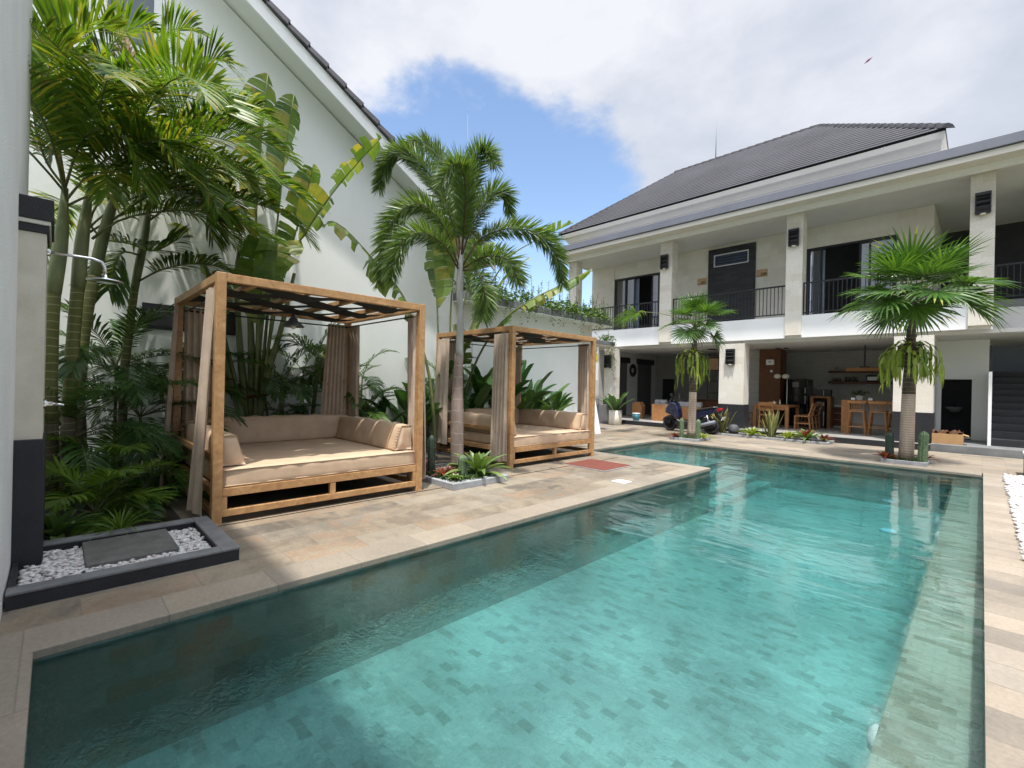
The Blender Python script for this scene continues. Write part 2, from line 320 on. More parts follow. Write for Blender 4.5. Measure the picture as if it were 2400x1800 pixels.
WREF = .45
def watermat():
    M, nt, out = newmat('pool_water')
    P = pos(nt)
    s = N(nt, 'ShaderNodeSeparateXYZ'); LK(nt, P, s.inputs[0])
    near = N(nt, 'ShaderNodeMapRange', interpolation_type='SMOOTHSTEP'); LK(nt, s.outputs[1], near.inputs[0])
    near.inputs[1].default_value = 4.6; near.inputs[2].default_value = 1.0        # an inlet stirs the near end
    h1 = noise(nt, mapping(nt, P, (.9, 2.3, 1), (0, 0, R(14))), 1.0, 2, .45, .7)
    h2 = noise(nt, mapping(nt, P, (3.2, 8.5, 1), (0, 0, R(14))), 1.0, 3, .5, .9)
    h3 = noise(nt, mapping(nt, P, (17, 21, 1)), 1.0, 3, .6, 1.4)
    h = math_(nt, 'ADD', h1, math_(nt, 'MULTIPLY', h2, .19))
    h = math_(nt, 'ADD', h, math_(nt, 'MULTIPLY', math_(nt, 'MULTIPLY', h3, near.outputs[0]), .36))
    nrm = bump(nt, h, 1.0, .013)
    nrm2 = bump(nt, h, 1.0, .19)
    fr = N(nt, 'ShaderNodeFresnel'); fr.inputs[0].default_value = 1.58; LK(nt, nrm, fr.inputs['Normal'])
    t = N(nt, 'ShaderNodeBsdfTransparent'); t.inputs[0].default_value = (.93, .985, .98, 1)
    rf = N(nt, 'ShaderNodeBsdfRefraction'); rf.inputs['Color'].default_value = (.93, .985, .98, 1); rf.inputs['IOR'].default_value = 1.09; rf.inputs['Roughness'].default_value = 0; LK(nt, nrm2, rf.inputs['Normal'])
    tr = N(nt, 'ShaderNodeMixShader'); tr.inputs[0].default_value = WREF
    LK(nt, t.outputs[0], tr.inputs[1]); LK(nt, rf.outputs[0], tr.inputs[2])
    g = N(nt, 'ShaderNodeBsdfGlossy'); g.inputs['Roughness'].default_value = .01; LK(nt, nrm, g.inputs['Normal'])
    mx = N(nt, 'ShaderNodeMixShader'); LK(nt, fr.outputs[0], mx.inputs[0])
    LK(nt, tr.outputs[0], mx.inputs[1]); LK(nt, g.outputs[0], mx.inputs[2]); LK(nt, mx.outputs[0], out.inputs['Surface'])
    va = N(nt, 'ShaderNodeVolumeAbsorption'); va.inputs['Color'].default_value = (.15, .90, .93, 1); va.inputs['Density'].default_value = .32
    LK(nt, va.outputs[0], out.inputs['Volume'])
    return M
MT['water'] = watermat()
# ------------------------------------------------------------------ helpers
ORG = {}
def vsub(a, b): return (a[0]-b[0], a[1]-b[1], a[2]-b[2])
class MB:
    """collects faces; build() links them as ONE mesh object"""
    def __init__(s): s.v = []; s.f = []; s.t = []; s.m = []; s.sm = []
    def add(s, vs, fs, tint=.5, mi=0, smooth=False):
        o = len(s.v); s.v.extend(vs)
        for f in fs: s.f.append(tuple(i+o for i in f)); s.t.append(tint); s.m.append(mi); s.sm.append(smooth)
    def box(s, x0, x1, y0, y1, z0, z1, mi=0):
        s.add([(x0,y0,z0),(x1,y0,z0),(x1,y1,z0),(x0,y1,z0),(x0,y0,z1),(x1,y0,z1),(x1,y1,z1),(x0,y1,z1)],
              [(0,3,2,1),(4,5,6,7),(0,1,5,4),(1,2,6,5),(2,3,7,6),(3,0,4,7)], .5, mi)
    def hexa(s, pts, mi=0, tint=.5): s.add(list(pts), [(0,3,2,1),(4,5,6,7),(0,1,5,4),(1,2,6,5),(2,3,7,6),(3,0,4,7)], tint, mi)
    def obox(s, c, ax, ay, az, mi=0):
        c, ax, ay, az = map(Vector, (c, ax, ay, az)); p = []
        for k in (-1, 1):
            for i, j in ((-1,-1),(1,-1),(1,1),(-1,1)): p.append(tuple(c+ax*i+ay*j+az*k))
        s.hexa(p, mi)
    def bar(s, a, b, w=.03, h=None, mi=0):
        a, b = Vector(a), Vector(b); d = b-a; L = d.length; d.normalize()
        u = d.cross(Vector((0,0,1)))
        if u.length < 1e-4: u = Vector((1,0,0))
        u.normalize(); v = u.cross(d)
        s.obox((a+b)/2, d*L/2, u*w/2, v*(h or w)/2, mi)
    def tube(s, pts, rad, n=8, mi=0, tint=.5, smooth=True, cap=True):
        pts = [Vector(p) for p in pts]; k = len(pts)
        if not hasattr(rad, '__len__'): rad = [rad]*k
        vs = []; ref = None
        for i, p in enumerate(pts):
            d = (pts[min(i+1,k-1)]-pts[max(i-1,0)]).normalized()
            if ref is None or abs(ref.dot(d)) > .95:
                ref = Vector((1,0,0)) if abs(d.x) < .8 else Vector((0,1,0))
            u = (ref - d*ref.dot(d)).normalized(); ref = u; v = d.cross(u)
            for j in range(n):
                a = 2*math.pi*j/n; vs.append(tuple(p+(u*math.cos(a)+v*math.sin(a))*rad[i]))
        fs = [(i*n+j, i*n+(j+1)%n, (i+1)*n+(j+1)%n, (i+1)*n+j) for i in range(k-1) for j in range(n)]
        if cap: fs += [tuple(range(n-1,-1,-1)), tuple(range((k-1)*n, k*n))]
        s.add(vs, fs, tint, mi, smooth)
    def lathe(s, prof, c=(0,0,0), n=20, mi=0, axis='z', tint=.5, smooth=True):
        vs = []
        for r, h in prof:
            for j in range(n):
                a = 2*math.pi*j/n; x, y = r*math.cos(a), r*math.sin(a)
                q = (x, y, h) if axis == 'z' else ((h, x, y) if axis == 'x' else (x, h, y))
                vs.append((c[0]+q[0], c[1]+q[1], c[2]+q[2]))
        k = len(prof)
        fs = [(i*n+j, i*n+(j+1)%n, (i+1)*n+(j+1)%n, (i+1)*n+j) for i in range(k-1) for j in range(n)]
        if axis == 'y': fs = [f[::-1] for f in fs]
        if prof[0][0] > 1e-5: fs.append(tuple(range(n-1,-1,-1)))
        if prof[-1][0] > 1e-5: fs.append(tuple(range((k-1)*n, k*n)))
        s.add(vs, fs, tint, mi, smooth)
    def prism(s, poly, a, b, axis='y', mi=0, smooth=False):
        n = len(poly)
        def P(u, v, w): return {'y': (u, w, v), 'x': (w, u, v), 'z': (u, v, w)}[axis]
        vs = [P(u, v, a) for u, v in poly]+[P(u, v, b) for u, v in poly]
        s.add(vs, [tuple(range(n-1,-1,-1)), tuple(range(n, 2*n))]+[(i, (i+1)%n, n+(i+1)%n, n+i) for i in range(n)], .5, mi, smooth)
    def quad(s, a, b, c, d, mi=0, tint=.5): s.add([a, b, c, d], [(0,1,2,3)], tint, mi)
    def build(s, name, mat, parent=None, bevel=0, smooth=None, local=False, fix=False, seg=2):
        me = bpy.data.meshes.new(name)
        o0 = (0,0,0) if (parent is None or local) else ORG.get(parent.name, (0,0,0))
        vs = s.v if o0 == (0,0,0) else [vsub(p, o0) for p in s.v]
        me.from_pydata(vs, [], s.f)
        for mm in (mat if isinstance(mat, (list, tuple)) else [mat]): me.materials.append(mm)
        me.polygons.foreach_set('material_index', s.m)
        me.polygons.foreach_set('use_smooth', s.sm if smooth is None else [smooth]*len(s.f))
        at = me.attributes.new('tint', 'FLOAT', 'FACE'); at.data.foreach_set('value', s.t)
        if fix:
            bm = bmesh.new(); bm.from_mesh(me); bmesh.ops.remove_doubles(bm, verts=bm.verts, dist=1e-5)
            bmesh.ops.recalc_face_normals(bm, faces=bm.faces); bm.to_mesh(me); bm.free()
        me.update()
        o = bpy.data.objects.new(name, me); COL.objects.link(o)
        if parent is not None: o.parent = parent
        ORG[o.name] = o0 if parent is not None else (0,0,0)
        if bevel:
            b = o.modifiers.new('bevel', 'BEVEL'); b.width = bevel; b.segments = seg; b.limit_method = 'ANGLE'; b.angle_limit = R(40)
            b.harden_normals = False
        return o
def tag(o, label=None, cat=None, group=None, kind=None):
    if label: o['label'] = label
    if cat: o['category'] = cat
    if group: o['group'] = group
    if kind: o['kind'] = kind
    return o
def thing(name, label, cat, loc=(0,0,0), group=None, rotz=0):
    o = bpy.data.objects.new(name, None); COL.objects.link(o); o.location = loc
    o.rotation_euler = (0, 0, rotz); o.empty_display_size = .2
    ORG[o.name] = tuple(loc)
    return tag(o, label, cat, group)
def copy_thing(o, loc, rotz=0, label=None):
    c = o.copy(); COL.objects.link(c); c.location = loc; c.rotation_euler = (0, 0, rotz)
    if label: c['label'] = label
    for ch in list(o.children):
        d = ch.copy(); COL.objects.link(d); d.parent = c
        for g in list(ch.children):
            e = g.copy(); COL.objects.link(e); e.parent = d
    return c
def box(name, mat, parent, *a, bevel=0):
    m = MB(); m.box(*a); return m.build(name, mat, parent, bevel)
def U(a, b): return rnd.uniform(a, b)

# ------------------------------------------------------------------ leaves
Z = Vector((0, 0, 1))
def curve(base, az, elev, L, droop, n=14, pw=1.4, side=0.0):
    P = [Vector(base)]; T = []
    for i in range(n):
        t = i/(n-1); e = elev-droop*t**pw; a = az+side*t
        d = Vector((math.cos(e)*math.cos(a), math.cos(e)*math.sin(a), math.sin(e))); T.append(d)
        if i < n-1: P.append(P[-1]+d*(L/(n-1)))
    return P, T
def path(pts, n=14):
    p = [Vector(q) for q in pts]; p = [p[0]*2-p[1]]+p+[p[-1]*2-p[-2]]; D = []
    for i in range(1, len(p)-2):
        for k in range(12):
            t = k/12; a, b, c, d = p[i-1:i+3]
            D.append(.5*((2*b)+(c-a)*t+(2*a-5*b+4*c-d)*t*t+(3*b-a-3*c+d)*t**3))
    D.append(p[-2]); L = [0]
    for a, b in zip(D, D[1:]): L.append(L[-1]+(b-a).length)
    P = []; j = 0
    for i in range(n):
        s = L[-1]*i/(n-1)
        while j < len(L)-2 and L[j+1] < s: j += 1
        f = (s-L[j])/max(1e-6, L[j+1]-L[j]); P.append(D[j].lerp(D[j+1], min(1, f)))
    T = [(P[min(i+1, n-1)]-P[max(i-1, 0)]).normalized() for i in range(n)]
    return P, T
def anycurve(base, az, elev, L, droop, n, pw, side):
    if isinstance(base[0], (tuple, list, Vector)): return path(base, n)
    return curve(base, az, elev, L, droop, n, pw, side)
def at_t(P, T, t):
    k = t*(len(P)-1); i = min(int(k), len(P)-2); f = k-i
    return P[i].lerp(P[i+1], f), T[i].lerp(T[i+1], f).normalized()
def frame(T):
    sd = T.cross(Z)
    if sd.length < .05: sd = Vector((1, 0, 0))
    sd.normalize(); return sd, sd.cross(T)
def leaflet(mb, p0, d, wv, L, W, hang, tint, seg=3):
    vs = []; p = p0.copy(); dd = d.copy(); fr = (.30, .55, .78, 1.0) if seg == 3 else (.5, 1.0)
    wd = (.55, 1.0, .72, 0) if seg == 3 else (1.0, 0)
    last = 0; vs += [tuple(p-wv*W*.2), tuple(p+wv*W*.2)]
    for f, w_ in zip(fr, wd):
        p = p+dd*(L*(f-last)); last = f
        dd = (dd+Vector((0, 0, -hang))*(.35+f*.5)).normalized()
        if w_: vs += [tuple(p-wv*W*.5*w_), tuple(p+wv*W*.5*w_)]
        else: vs.append(tuple(p))
    n = len(fr)-1
    fs = [(2*i, 2*i+1, 2*i+3, 2*i+2) for i in range(n)]+[(2*n, 2*n+1, 2*n+2)]
    mb.add(vs, fs, tint, 0, True)
def pinnate(mb, base, az, elev, L, droop, nl=36, ll=.42, lw=.03, t0=.14, v=.35, sweep=.5, hang=.25, plume=False, rib=.011, tint=(.25, .75), pw=1.4, side=0.0, endf=.45, seg=3, dry=0.0):
    P, T = anycurve(base, az, elev, L, droop, 14, pw, side)
    mb.tube(P, [rib*(1-.8*i/13) for i in range(14)], 5, 1)
    for i in range(nl):
        u = i/(nl-1); t = t0+(1-t0)*u; p, tg = at_t(P, T, min(t, .999)); sd, up_ = frame(tg)
        prof = (.42+.58*math.sin(math.pi*min(1, u*1.6)/2)) if u < .6 else 1-(1-endf)*((u-.6)/.4)**1.6
        for s in (-1, 1):
            if plume: a = U(-1.2, 1.4); d = sd*s*math.cos(a)+up_*math.sin(a)
            else: a = v+U(-.14, .14); d = sd*s*math.cos(a)+up_*math.sin(a)
            sw = sweep+.55*u+U(-.1, .1)
            d = (d*math.cos(sw)+tg*math.sin(sw)).normalized()
            wv = (tg-d*tg.dot(d)).normalized()
            if plume: wv = (wv+Vector((U(-.5, .5), U(-.5, .5), U(-.5, .5)))).normalized()
            tt = U(*tint)
            if dry and rnd.random() < dry: tt = 1.05
            leaflet(mb, p, d, wv, ll*prof*U(.86, 1.1), lw*(.75+.4*prof), hang*U(.5, 1.6), tt, seg)
def fanleaf(mb, base, az, elev, Lp, Rr, nseg=30, spread=4.6, droop=.5, hang=.3, cup=.22, tint=(.2, .7), tilt=.35, pr=.012, dryc=.06):
    P, T = curve(base, az, elev, Lp, droop, 8, 1.3)
    mb.tube(P, [pr*(1.2-.5*i/7) for i in range(8)], 5, 1)
    h = P[-1]; d0 = T[-1]; sd, up_ = frame(d0)
    ax = (d0*math.cos(tilt)-up_*math.sin(tilt)).normalized(); nn = sd.cross(ax).normalized()
    W = spread/nseg
    for i in range(nseg):
        ph = -spread/2+spread*(i+.5)/nseg
        d = (ax*math.cos(ph)+sd*math.sin(ph)+nn*cup*U(.8, 1.2)*(.5+abs(ph)/spread)).normalized()
        wv = (-ax*math.sin(ph)+sd*math.cos(ph)).normalized(); wv = (wv+nn*U(-.35, .35)).normalized()
        L = Rr*(.72+.28*math.cos(ph*.55))*U(.93, 1.06)
        hb = L*.46; wm = hb*W*.98; vs = [tuple(h-wv*.004), tuple(h+wv*.004)]; p = h+d*hb
        crease = nn*wm*.22
        vs += [tuple(p-wv*wm*.5), tuple(p+wv*wm*.5), tuple(p+crease)]
        hg = hang*U(.4, 1.5)
        d2 = (d+Vector((0, 0, -hg*.55))).normalized(); p2 = p+d2*L*.3; w2 = wm*.62
        vs += [tuple(p2-wv*w2*.5), tuple(p2+wv*w2*.5), tuple(p2+nn*w2*.18)]
        d3 = (d2+Vector((0, 0, -hg*1.2))).normalized(); p3 = p2+d3*L*.26; vs.append(tuple(p3))
        tt = U(*tint); te = 1.05 if rnd.random() < dryc else tt
        mb.add(vs, [(0, 4, 2), (1, 3, 4), (0, 1, 4), (2, 4, 7, 5), (4, 3, 6, 7)], tt, 0, False)
        mb.add([vs[5], vs[6], vs[7], vs[8]], [(0, 2, 3), (2, 1, 3)], te, 0, False)
def blade(mb, base, az, elev, Lp, L, W, droop=.9, torn=.35, fold=.35, n=26, side=0.0, tint=(.25, .7), hang=.25, pw=1.5, pr=.022, dry=0, roll=0.0, rib=2):
    P, T = anycurve(base, az, elev, Lp+L, droop, 24, pw, side)
    if isinstance(base[0], (tuple, list, Vector)):
        tot = sum((b-a).length for a, b in zip(P, P[1:])); Lp, L = tot*Lp/(Lp+L), tot*L/(Lp+L)
    tb = Lp/(Lp+L)
    mb.tube(P, [pr*(1.25-1.05*i/23) for i in range(24)], 6, 1)
    for s in (-1, 1):
        grp = 0; gd = 0; cut = False; tt = U(*tint)
        for i in range(n):
            u0, u1 = i/n, (i+1)/n
            if grp <= 0:
                grp = 1+int(rnd.random()*4) if torn else 99; gd = U(-.5, 1.0)*torn; cut = True; tt = U(*tint)
                sk = rnd.random() < torn*.16
            grp -= 1
            wf = lambda u: W*.5*min(1, (u*4.5+.05))**.6*max(.02, 1-u**5)**.55
            rows = []
            for u, inner in ((u0, cut and torn), (u1, grp <= 0 and torn)):
                p, tg = at_t(P, T, min(.999, tb+(1-tb)*u)); sd, up_ = frame(tg)
                if roll: q = Matrix.Rotation(roll, 3, tg); sd = q @ sd; up_ = q @ up_
                a = fold-gd*.5; d = (sd*s*math.cos(a)+up_*math.sin(a)+tg*.28).normalized()
                w_ = wf(u)*(U(.92, 1.0)); col = [p]
                sh = (u1-u0)*(1-tb)*(Lp+L)*.17*torn*(1 if u == u0 else -1) if inner else 0
                for k, f in enumerate((.5, .5)):
                    d = (d+Vector((0, 0, -(hang+gd*.5)*(.35+.6*k)))).normalized(); col.append(col[-1]+d*w_*f+tg*sh)
                rows.append(col)
            cut = False
            if sk and torn: continue
            vs = [tuple(x) for c in rows for x in c]
            e = 1.05 if (dry and rnd.random() < dry) else tt+U(-.06, .06)
            mb.add(vs, [(0, 1, 4, 3)], tt, 0, True); mb.add([vs[1], vs[2], vs[5], vs[4]], [(0, 1, 2, 3)], e, 0, True)
def strap(mb, base, az, elev, L, W, droop, n=7, tint=.5, tip=1.0, pw=1.3, fold=.25, taper=.5, side=0.0, edge=False):
    P, T = curve(base, az, elev, L, droop, n, pw, side); vs = []
    for i, (p, t) in enumerate(zip(P, T)):
        u = i/(n-1); w_ = W*(.55+.45*math.sin(math.pi*min(1, u*1.5)/2))*(1 if u < taper else max(.03, 1-((u-taper)/(1-taper))**1.8))
        sd, up_ = frame(t)
        vs += [tuple(p-sd*w_/2+up_*w_*fold), tuple(p), tuple(p+sd*w_/2+up_*w_*fold)]
    for i in range(n-1):
        tt = tint if i < n-3 else tint+(tip-tint)*(i-n+4)/2*.6
        for j in (0, 1):
            a = i*3+j; mb.add([vs[a], vs[a+1], vs[a+4], vs[a+3]], [(0, 1, 2, 3)], tt, 0, True)
def rosette(name, mat, loc, n, L, W, label, cat='bromeliad', group=None, e0=.3, e1=1.35, droop=1.1, tint=(.25, .8), tip=.6, taper=.55, mat2=None):
    t = thing(name, label, cat, loc, group)
    mb = MB(); mc = MB()
    for i in range(n):
        u = i/(n-1); tgt = mc if (mat2 and u > .68) else mb
        a = i*2.399+U(-.2, .2)
        strap(tgt, (loc[0]+.015*math.cos(a), loc[1]+.015*math.sin(a), loc[2]+.01), a, e0+(e1-e0)*u, L*(1-.45*u)*U(.85, 1.1), W*U(.85, 1.1), droop*(1-.5*u)*U(.8, 1.2), 7, U(*tint), tip, taper=taper)
    mb.build('leaves', mat, t)
    if mat2: mc.build('centre', mat2, t)
    return t
def sworded(name, mat, loc, n, H, W, label, spread=.08, group=None):
    t = thing(name, label, 'snake plant', loc, group); mb = MB()
    for i in range(n):
        a = U(0, 6.28); r = U(0, spread)
        strap(mb, (loc[0]+r*math.cos(a), loc[1]+r*math.sin(a), loc[2]), a, U(1.12, 1.5), H*U(.55, 1.05), W*U(.8, 1.1), U(-.1, .3), 8, U(.2, .95), 1.0, taper=.6, fold=.3)
    mb.build('leaves', mat, t); return t
def cactus(name, mat, loc, h, r, label, ribs=8, lean=0.0, arms=()):
    t = thing(name, label, 'cactus', loc); mb = MB(); n = ribs*4; vs = []; K = 14
    for i in range(K):
        u = i/(K-1); rr = r*(.96+.04*math.sin(u*9)) if u < .84 else r*math.sqrt(max(0.004, 1-((u-.84)/.16)**2))*.97
        for j in range(n):
            a = 2*math.pi*j/n; q = rr*(1+.17*math.cos(a*ribs)); vs.append((loc[0]+q*math.cos(a)+lean*u*h, loc[1]+q*math.sin(a), loc[2]+u*h))
    fs = [(i*n+j, i*n+(j+1)%n, (i+1)*n+(j+1)%n, (i+1)*n+j) for i in range(K-1) for j in range(n)]+[tuple(range((K-1)*n, K*n))]
    mb.add(vs, fs, .5, 0, True)
    for i in range(int(h*160)):             # spines along the ribs
        a = 2*math.pi*rnd.randrange(ribs)/ribs; u = U(.03, .9); q = r*1.13
        p = Vector((loc[0]+q*math.cos(a)+lean*u*h, loc[1]+q*math.sin(a), loc[2]+u*h)); d = Vector((math.cos(a+U(-.6, .6)), math.sin(a+U(-.6, .6)), U(-.4, .6)))*.014
        mb.add([tuple(p+Vector((0, 0, .002))), tuple(p-Vector((0, 0, .002))), tuple(p+d)], [(0, 1, 2)], .5, 1)
    mb.build('stem', [mat, MT['pebble']], t); return t
def leafclump(mb, c, r, n, size, tint=(.2, .8), flat=1.0, up=.3):
    for i in range(n):
        while True:
            q = Vector((U(-1, 1), U(-1, 1), U(-1, 1)))
            if q.length < 1: break
        p = Vector(c)+Vector((q.x*r[0], q.y*r[1], q.z*r[2])); a = U(0, 6.28); e = U(-.6, .9)
        d = Vector((math.cos(a)*math.cos(e), math.sin(a)*math.cos(e), math.sin(e)+up*.3)).normalized()
        sd = d.cross(Vector((U(-.4, .4), U(-.4, .4), 1))).normalized(); L = size*U(.6, 1.3); W = L*.5
        mb.add([tuple(p), tuple(p+d*L*.45+sd*W*.5), tuple(p+d*L+Vector((0, 0, -L*.2))), tuple(p+d*L*.45-sd*W*.5)], [(0, 1, 2, 3)], U(*tint), 0, False)
def pebbles(name, mats, area, n, size, z, label, heights=.5, avoid=None, sub=1):
    bm = bmesh.new(); bmesh.ops.create_icosphere(bm, subdivisions=sub, radius=1)
    bv = np.array([v.co for v in bm.verts]); bf = [tuple(v.index for v in f.verts) for f in bm.faces]; bm.free()
    mb = MB(); k = 0
    while k < n:
        x, y = U(area[0], area[1]), U(area[2], area[3])
        if avoid and avoid(x, y): continue
        a = U(0, 6.28); sx, sy, sz = size*U(.7, 1.4), size*U(.5, .95), size*U(.35, .6)
        c, s_ = math.cos(a), math.sin(a); q = bv*np.array([sx, sy, sz])
        tl = U(-.4, .4); q = np.stack([q[:, 0]*c-q[:, 1]*s_, q[:, 0]*s_+q[:, 1]*c, q[:, 2]+q[:, 0]*tl], 1)+np.array([x, y, z+U(0, heights)*size])
        mb.add([tuple(p) for p in q.tolist()], bf, .5, rnd.randrange(len(mats)), True); k += 1
    o = mb.build(name, mats); return tag(o, label, 'pebbles', kind='stuff')
# ------------------------------------------------------------------ the setting
def struct(o): return tag(o, kind='structure')
PX0, PX1, PY0, PY1, AX, AY = -3.35, 0.03, -0.07, 11.5, -6.0, 8.25     # pool edges, alcove edges
def sheet(mb, x0, x1, y0, y1, z=0.0): mb.quad((x0,y0,z), (x1,y0,z), (x1,y1,z), (x0,y1,z))
mb = MB(); gx0, gx1, gy0, gy1 = -6.15, .15, -.19, 11.65        # the pool is dug out of it
for a in ((-400, gx0, -400, 400), (gx1, 400, -400, 400), (gx0, gx1, -400, gy0), (gx0, gx1, gy1, 400)): sheet(mb, *a, -.06)
struct(mb.build('ground', MT['ground']))
CW = .30
def sheet(mb, x0, x1, y0, y1, z=0.0): mb.quad((x0,y0,z), (x1,y0,z), (x1,y1,z), (x0,y1,z))
mb = MB()                                  # paving along both long sides and the far end
sheet(mb, -8.4, AX-CW, -.6, 15.17); sheet(mb, AX-CW, PX0-CW, -.6, AY-CW); 
struct(mb.build('pool_deck', MT['deck']))
mb = MB()
sheet(mb, AX-CW, 3.2, PY1+CW, 15.17); sheet(mb, PX1, 3.2, -.6, PY1+CW); sheet(mb, -16, -8.4, 11.5, 15.17)
struct(mb.build('terrace_deck', MT['deck_cross']))
mb = MB(); lip = -.045                      # coping stones round the rim, their lip and the wall under them
mb.box(PX0-CW, PX0+.015, PY0-.13, AY-CW, lip, .003); mb.box(AX-CW, PX0+.015, AY-CW, AY+.0, lip, .003)
mb.box(AX-CW, AX+.012, AY, PY1, lip, .003); mb.box(AX-CW, PX1-.012, PY1-.012, PY1+CW, lip, .003)
mb.box(PX0+.015, PX1-.012, -.2, PY0+.012, lip, .003)
struct(mb.build('pool_coping', MT['coping'], bevel=.006))
FL, AF = -.78, -.30
mb = MB()
def wall(mb, a, b, z0, z1): mb.quad((*a, z0), (*b, z0), (*b, z1), (*a, z1))
wall(mb, (PX0,PY0), (PX0,AY), -1, lip); wall(mb, (PX0,AY), (AX,AY), -1, lip); wall(mb, (AX,AY), (AX,PY1), -1, lip)
wall(mb, (AX,PY1), (PX1,PY1), -1, lip); wall(mb, (PX1,PY1), (PX1,PY0), -1, 0); wall(mb, (PX1,PY0), (PX0,PY0), -1, lip)
struct(mb.build('pool_wall', MT['pool_wall']))
mb = MB()
sheet(mb, PX0, -.34, PY0, PY1, FL)
x = -4.25
mb.box(AX, x, AY, PY1, FL-.1, AF); mb.box(x, x+.34, AY, PY1, FL-.1, AF-.13); mb.box(x+.34, x+.66, AY, PY1, FL-.1, AF-.26); mb.box(x+.66, x+.96, AY, PY1, FL-.1, AF-.38)
struct(mb.build('pool_floor', MT['pool']))
mb = MB(); mb.box(-.34, PX1, PY0, PY1, FL-.1, -.27); struct(mb.build('pool_ledge', MT['ledge'], bevel=.008))
def Lprism(mb, e, z0, z1):
    pts = [(PX0-e,PY0-e), (PX1+e,PY0-e), (PX1+e,PY1+e), (AX-e,PY1+e), (AX-e,AY-e), (PX0-e,AY-e)]
    mb.prism(pts, z0, z1, 'z')
mb = MB(); Lprism(mb, .012, -1.05, -.062); struct(mb.build('pool_water', MT['water'], fix=True))

tag(pebbles('pebble_strip', [MT['pebble'], MT['pebble'], MT['pebble_pink']], (.275, .66, 1.2, 11.75), 2600, .034, .008, 'strip of loose white and pinkish pebbles along the right edge of the terrace', .6), None)
mb = MB()
for i, (p, r_) in enumerate((((-1.0, 9.3, FL+.004), .11),)):
    mb.lathe([(r_, 0), (r_*.95, .03), (r_*.7, .045)], p, 20)
o = mb.build('pool_light', pmat('pale_blue_lens', (.45, .72, .86), .25, .05, 6)); tag(o, 'round pale blue light fitting on the floor of the pool', 'pool light')
for (y, lab) in ((3.05, 'white round inlet nozzle on the ledge edge at the near end of the pool'), (7.9, 'small white inlet nozzle on the ledge edge farther along the pool')):
    mb = MB(); mb.lathe([(.075, 0), (.075, .02), (.05, .045), (.0, .055)], (0,0,0), 18, axis='x')
    vs = [(-.345-p[0], y+p[1], -.40+p[2]) for p in mb.v]; mb.v = vs
    tag(mb.build('pool_inlet', MT['whiteplastic']), lab, 'pool inlet', 'inlets of the pool')

# ------------------------------------------------------------------ near wall and shower pillar (left edge of the picture)
t = thing('boundary_wall', 'tall white stucco wall rising along the left edge above the shower pillar', 'wall', (-5, -.2, 0))
mb = MB(); mb.box(-6.05, 4.0, -3.0, -.2, 0, 5.75); mb.build('wall', MT['stucco'], t)
t = thing('shower_pillar', 'cream stone shower pillar with black base and dark stepped cap', 'pillar', (-5.0, -.15, 0))
box('shaft', pmat('shower_limestone', (.56, .515, .43), .75, .06, 5, .15, 60, col2=(.63, .585, .50)), t, -5.35, -4.72, -.7, -.06, .935, 2.40)
box('base', MT['blackstone'], t, -5.37, -4.695, -.72, -.045, 0, .935, bevel=.006)
mb = MB(); mb.box(-5.4, -4.71, -.74, -.05, 2.40, 2.46); mb.box(-5.4, -4.70, -.76, -.04, 2.46, 2.49, 1); mb.box(-5.42, -4.69, -.78, -.025, 2.49, 2.645, 0)
mb.build('cap', [MT['blackstone'], MT['cornice']], t, bevel=.006)
t = thing('rain_shower', 'chrome rain shower head on a curved arm above the pebble tray', 'shower', (-4.85, -.06, 2.3))
mb = MB(); P = [(-4.85, -.06, 2.30), (-4.85, .10, 2.30), (-4.85, .19, 2.30), (-4.85, .245, 2.285), (-4.85, .265, 2.24), (-4.85, .267, 2.19)]
mb.tube(P, .011, 10); mb.lathe([(.03, 0), (.03, .012), (.012, .02)], (-4.85, -.058, 2.30), 14, axis='y'); mb.build('arm', MT['chrome'], t)
mb = MB(); mb.lathe([(.0, -.004), (.112, -.004), (.115, .0), (.112, .006), (.03, .014), (.016, .03), (.014, .05)], (-4.85, .267, 2.14), 28); mb.build('shower_head', MT['chrome'], t)
t = thing('shower_valve', 'chrome shower valve with a lever on the side of the cream pillar', 'valve', (-4.85, -.06, 1.18))
mb = MB(); mb.lathe([(.035, 0), (.035, .012), (.022, .02), (.022, .05), (.0, .052)], (-4.85, -.06, 1.18), 16, axis='y'); mb.build('valve_body', MT['chrome'], t)
mb = MB(); mb.tube([(-4.85, -.015, 1.18), (-4.83, .05, 1.172)], [.012, .008], 8); mb.build('handle', MT['chrome'], t)
t = thing('shower_tray', 'black kerbed shower tray with grey stone rim filled with white pebbles', 'shower tray', (-4.4, .4, 0))
mb = MB()
x0, x1, y0, y1, kw = -5.1, -4.0, -.19, 1.03, .11
mb.box(x0, x1, y1-kw, y1, 0, .085); mb.box(x1-kw, x1, y0, y1-kw, 0, .085); mb.box(x0, x0+kw, y0, y1-kw, 0, .085)
mb.box(x0+kw, x1-kw, y0, y0+.03, 0, .085)
mb.build('kerb', MT['blackstone'], t)
mb = MB(); e = .006
mb.box(x0-e, x1+e, y1-kw-e, y1+e, .0855, .103); mb.box(x1-kw-e, x1+e, y0, y1-kw-e, .0855, .103); mb.box(x0-e, x0+kw+e, y0, y1-kw-e, .0855, .103)
mb.build('rim', MT['kerb_top'], t, bevel=.004)
box('bed', MT['soil'], t, x0+kw, x1-kw, y0+.03, y1-kw, 0, .018)
SL = (-4.99, -4.36, .17, .71)
tag(pebbles('pebble_bed', [MT['pebble'], MT['pebble'], MT['pebble'], MT['pebble_pink']], (x0+kw+.02, x1-kw-.02, y0+.05, y1-kw-.02), 1500, .0235, .028, 'bed of loose white pebbles inside the black shower tray', .9, lambda a, b: SL[0]+.02 < a < SL[1]-.02 and SL[2]+.02 < b < SL[3]-.02), None)
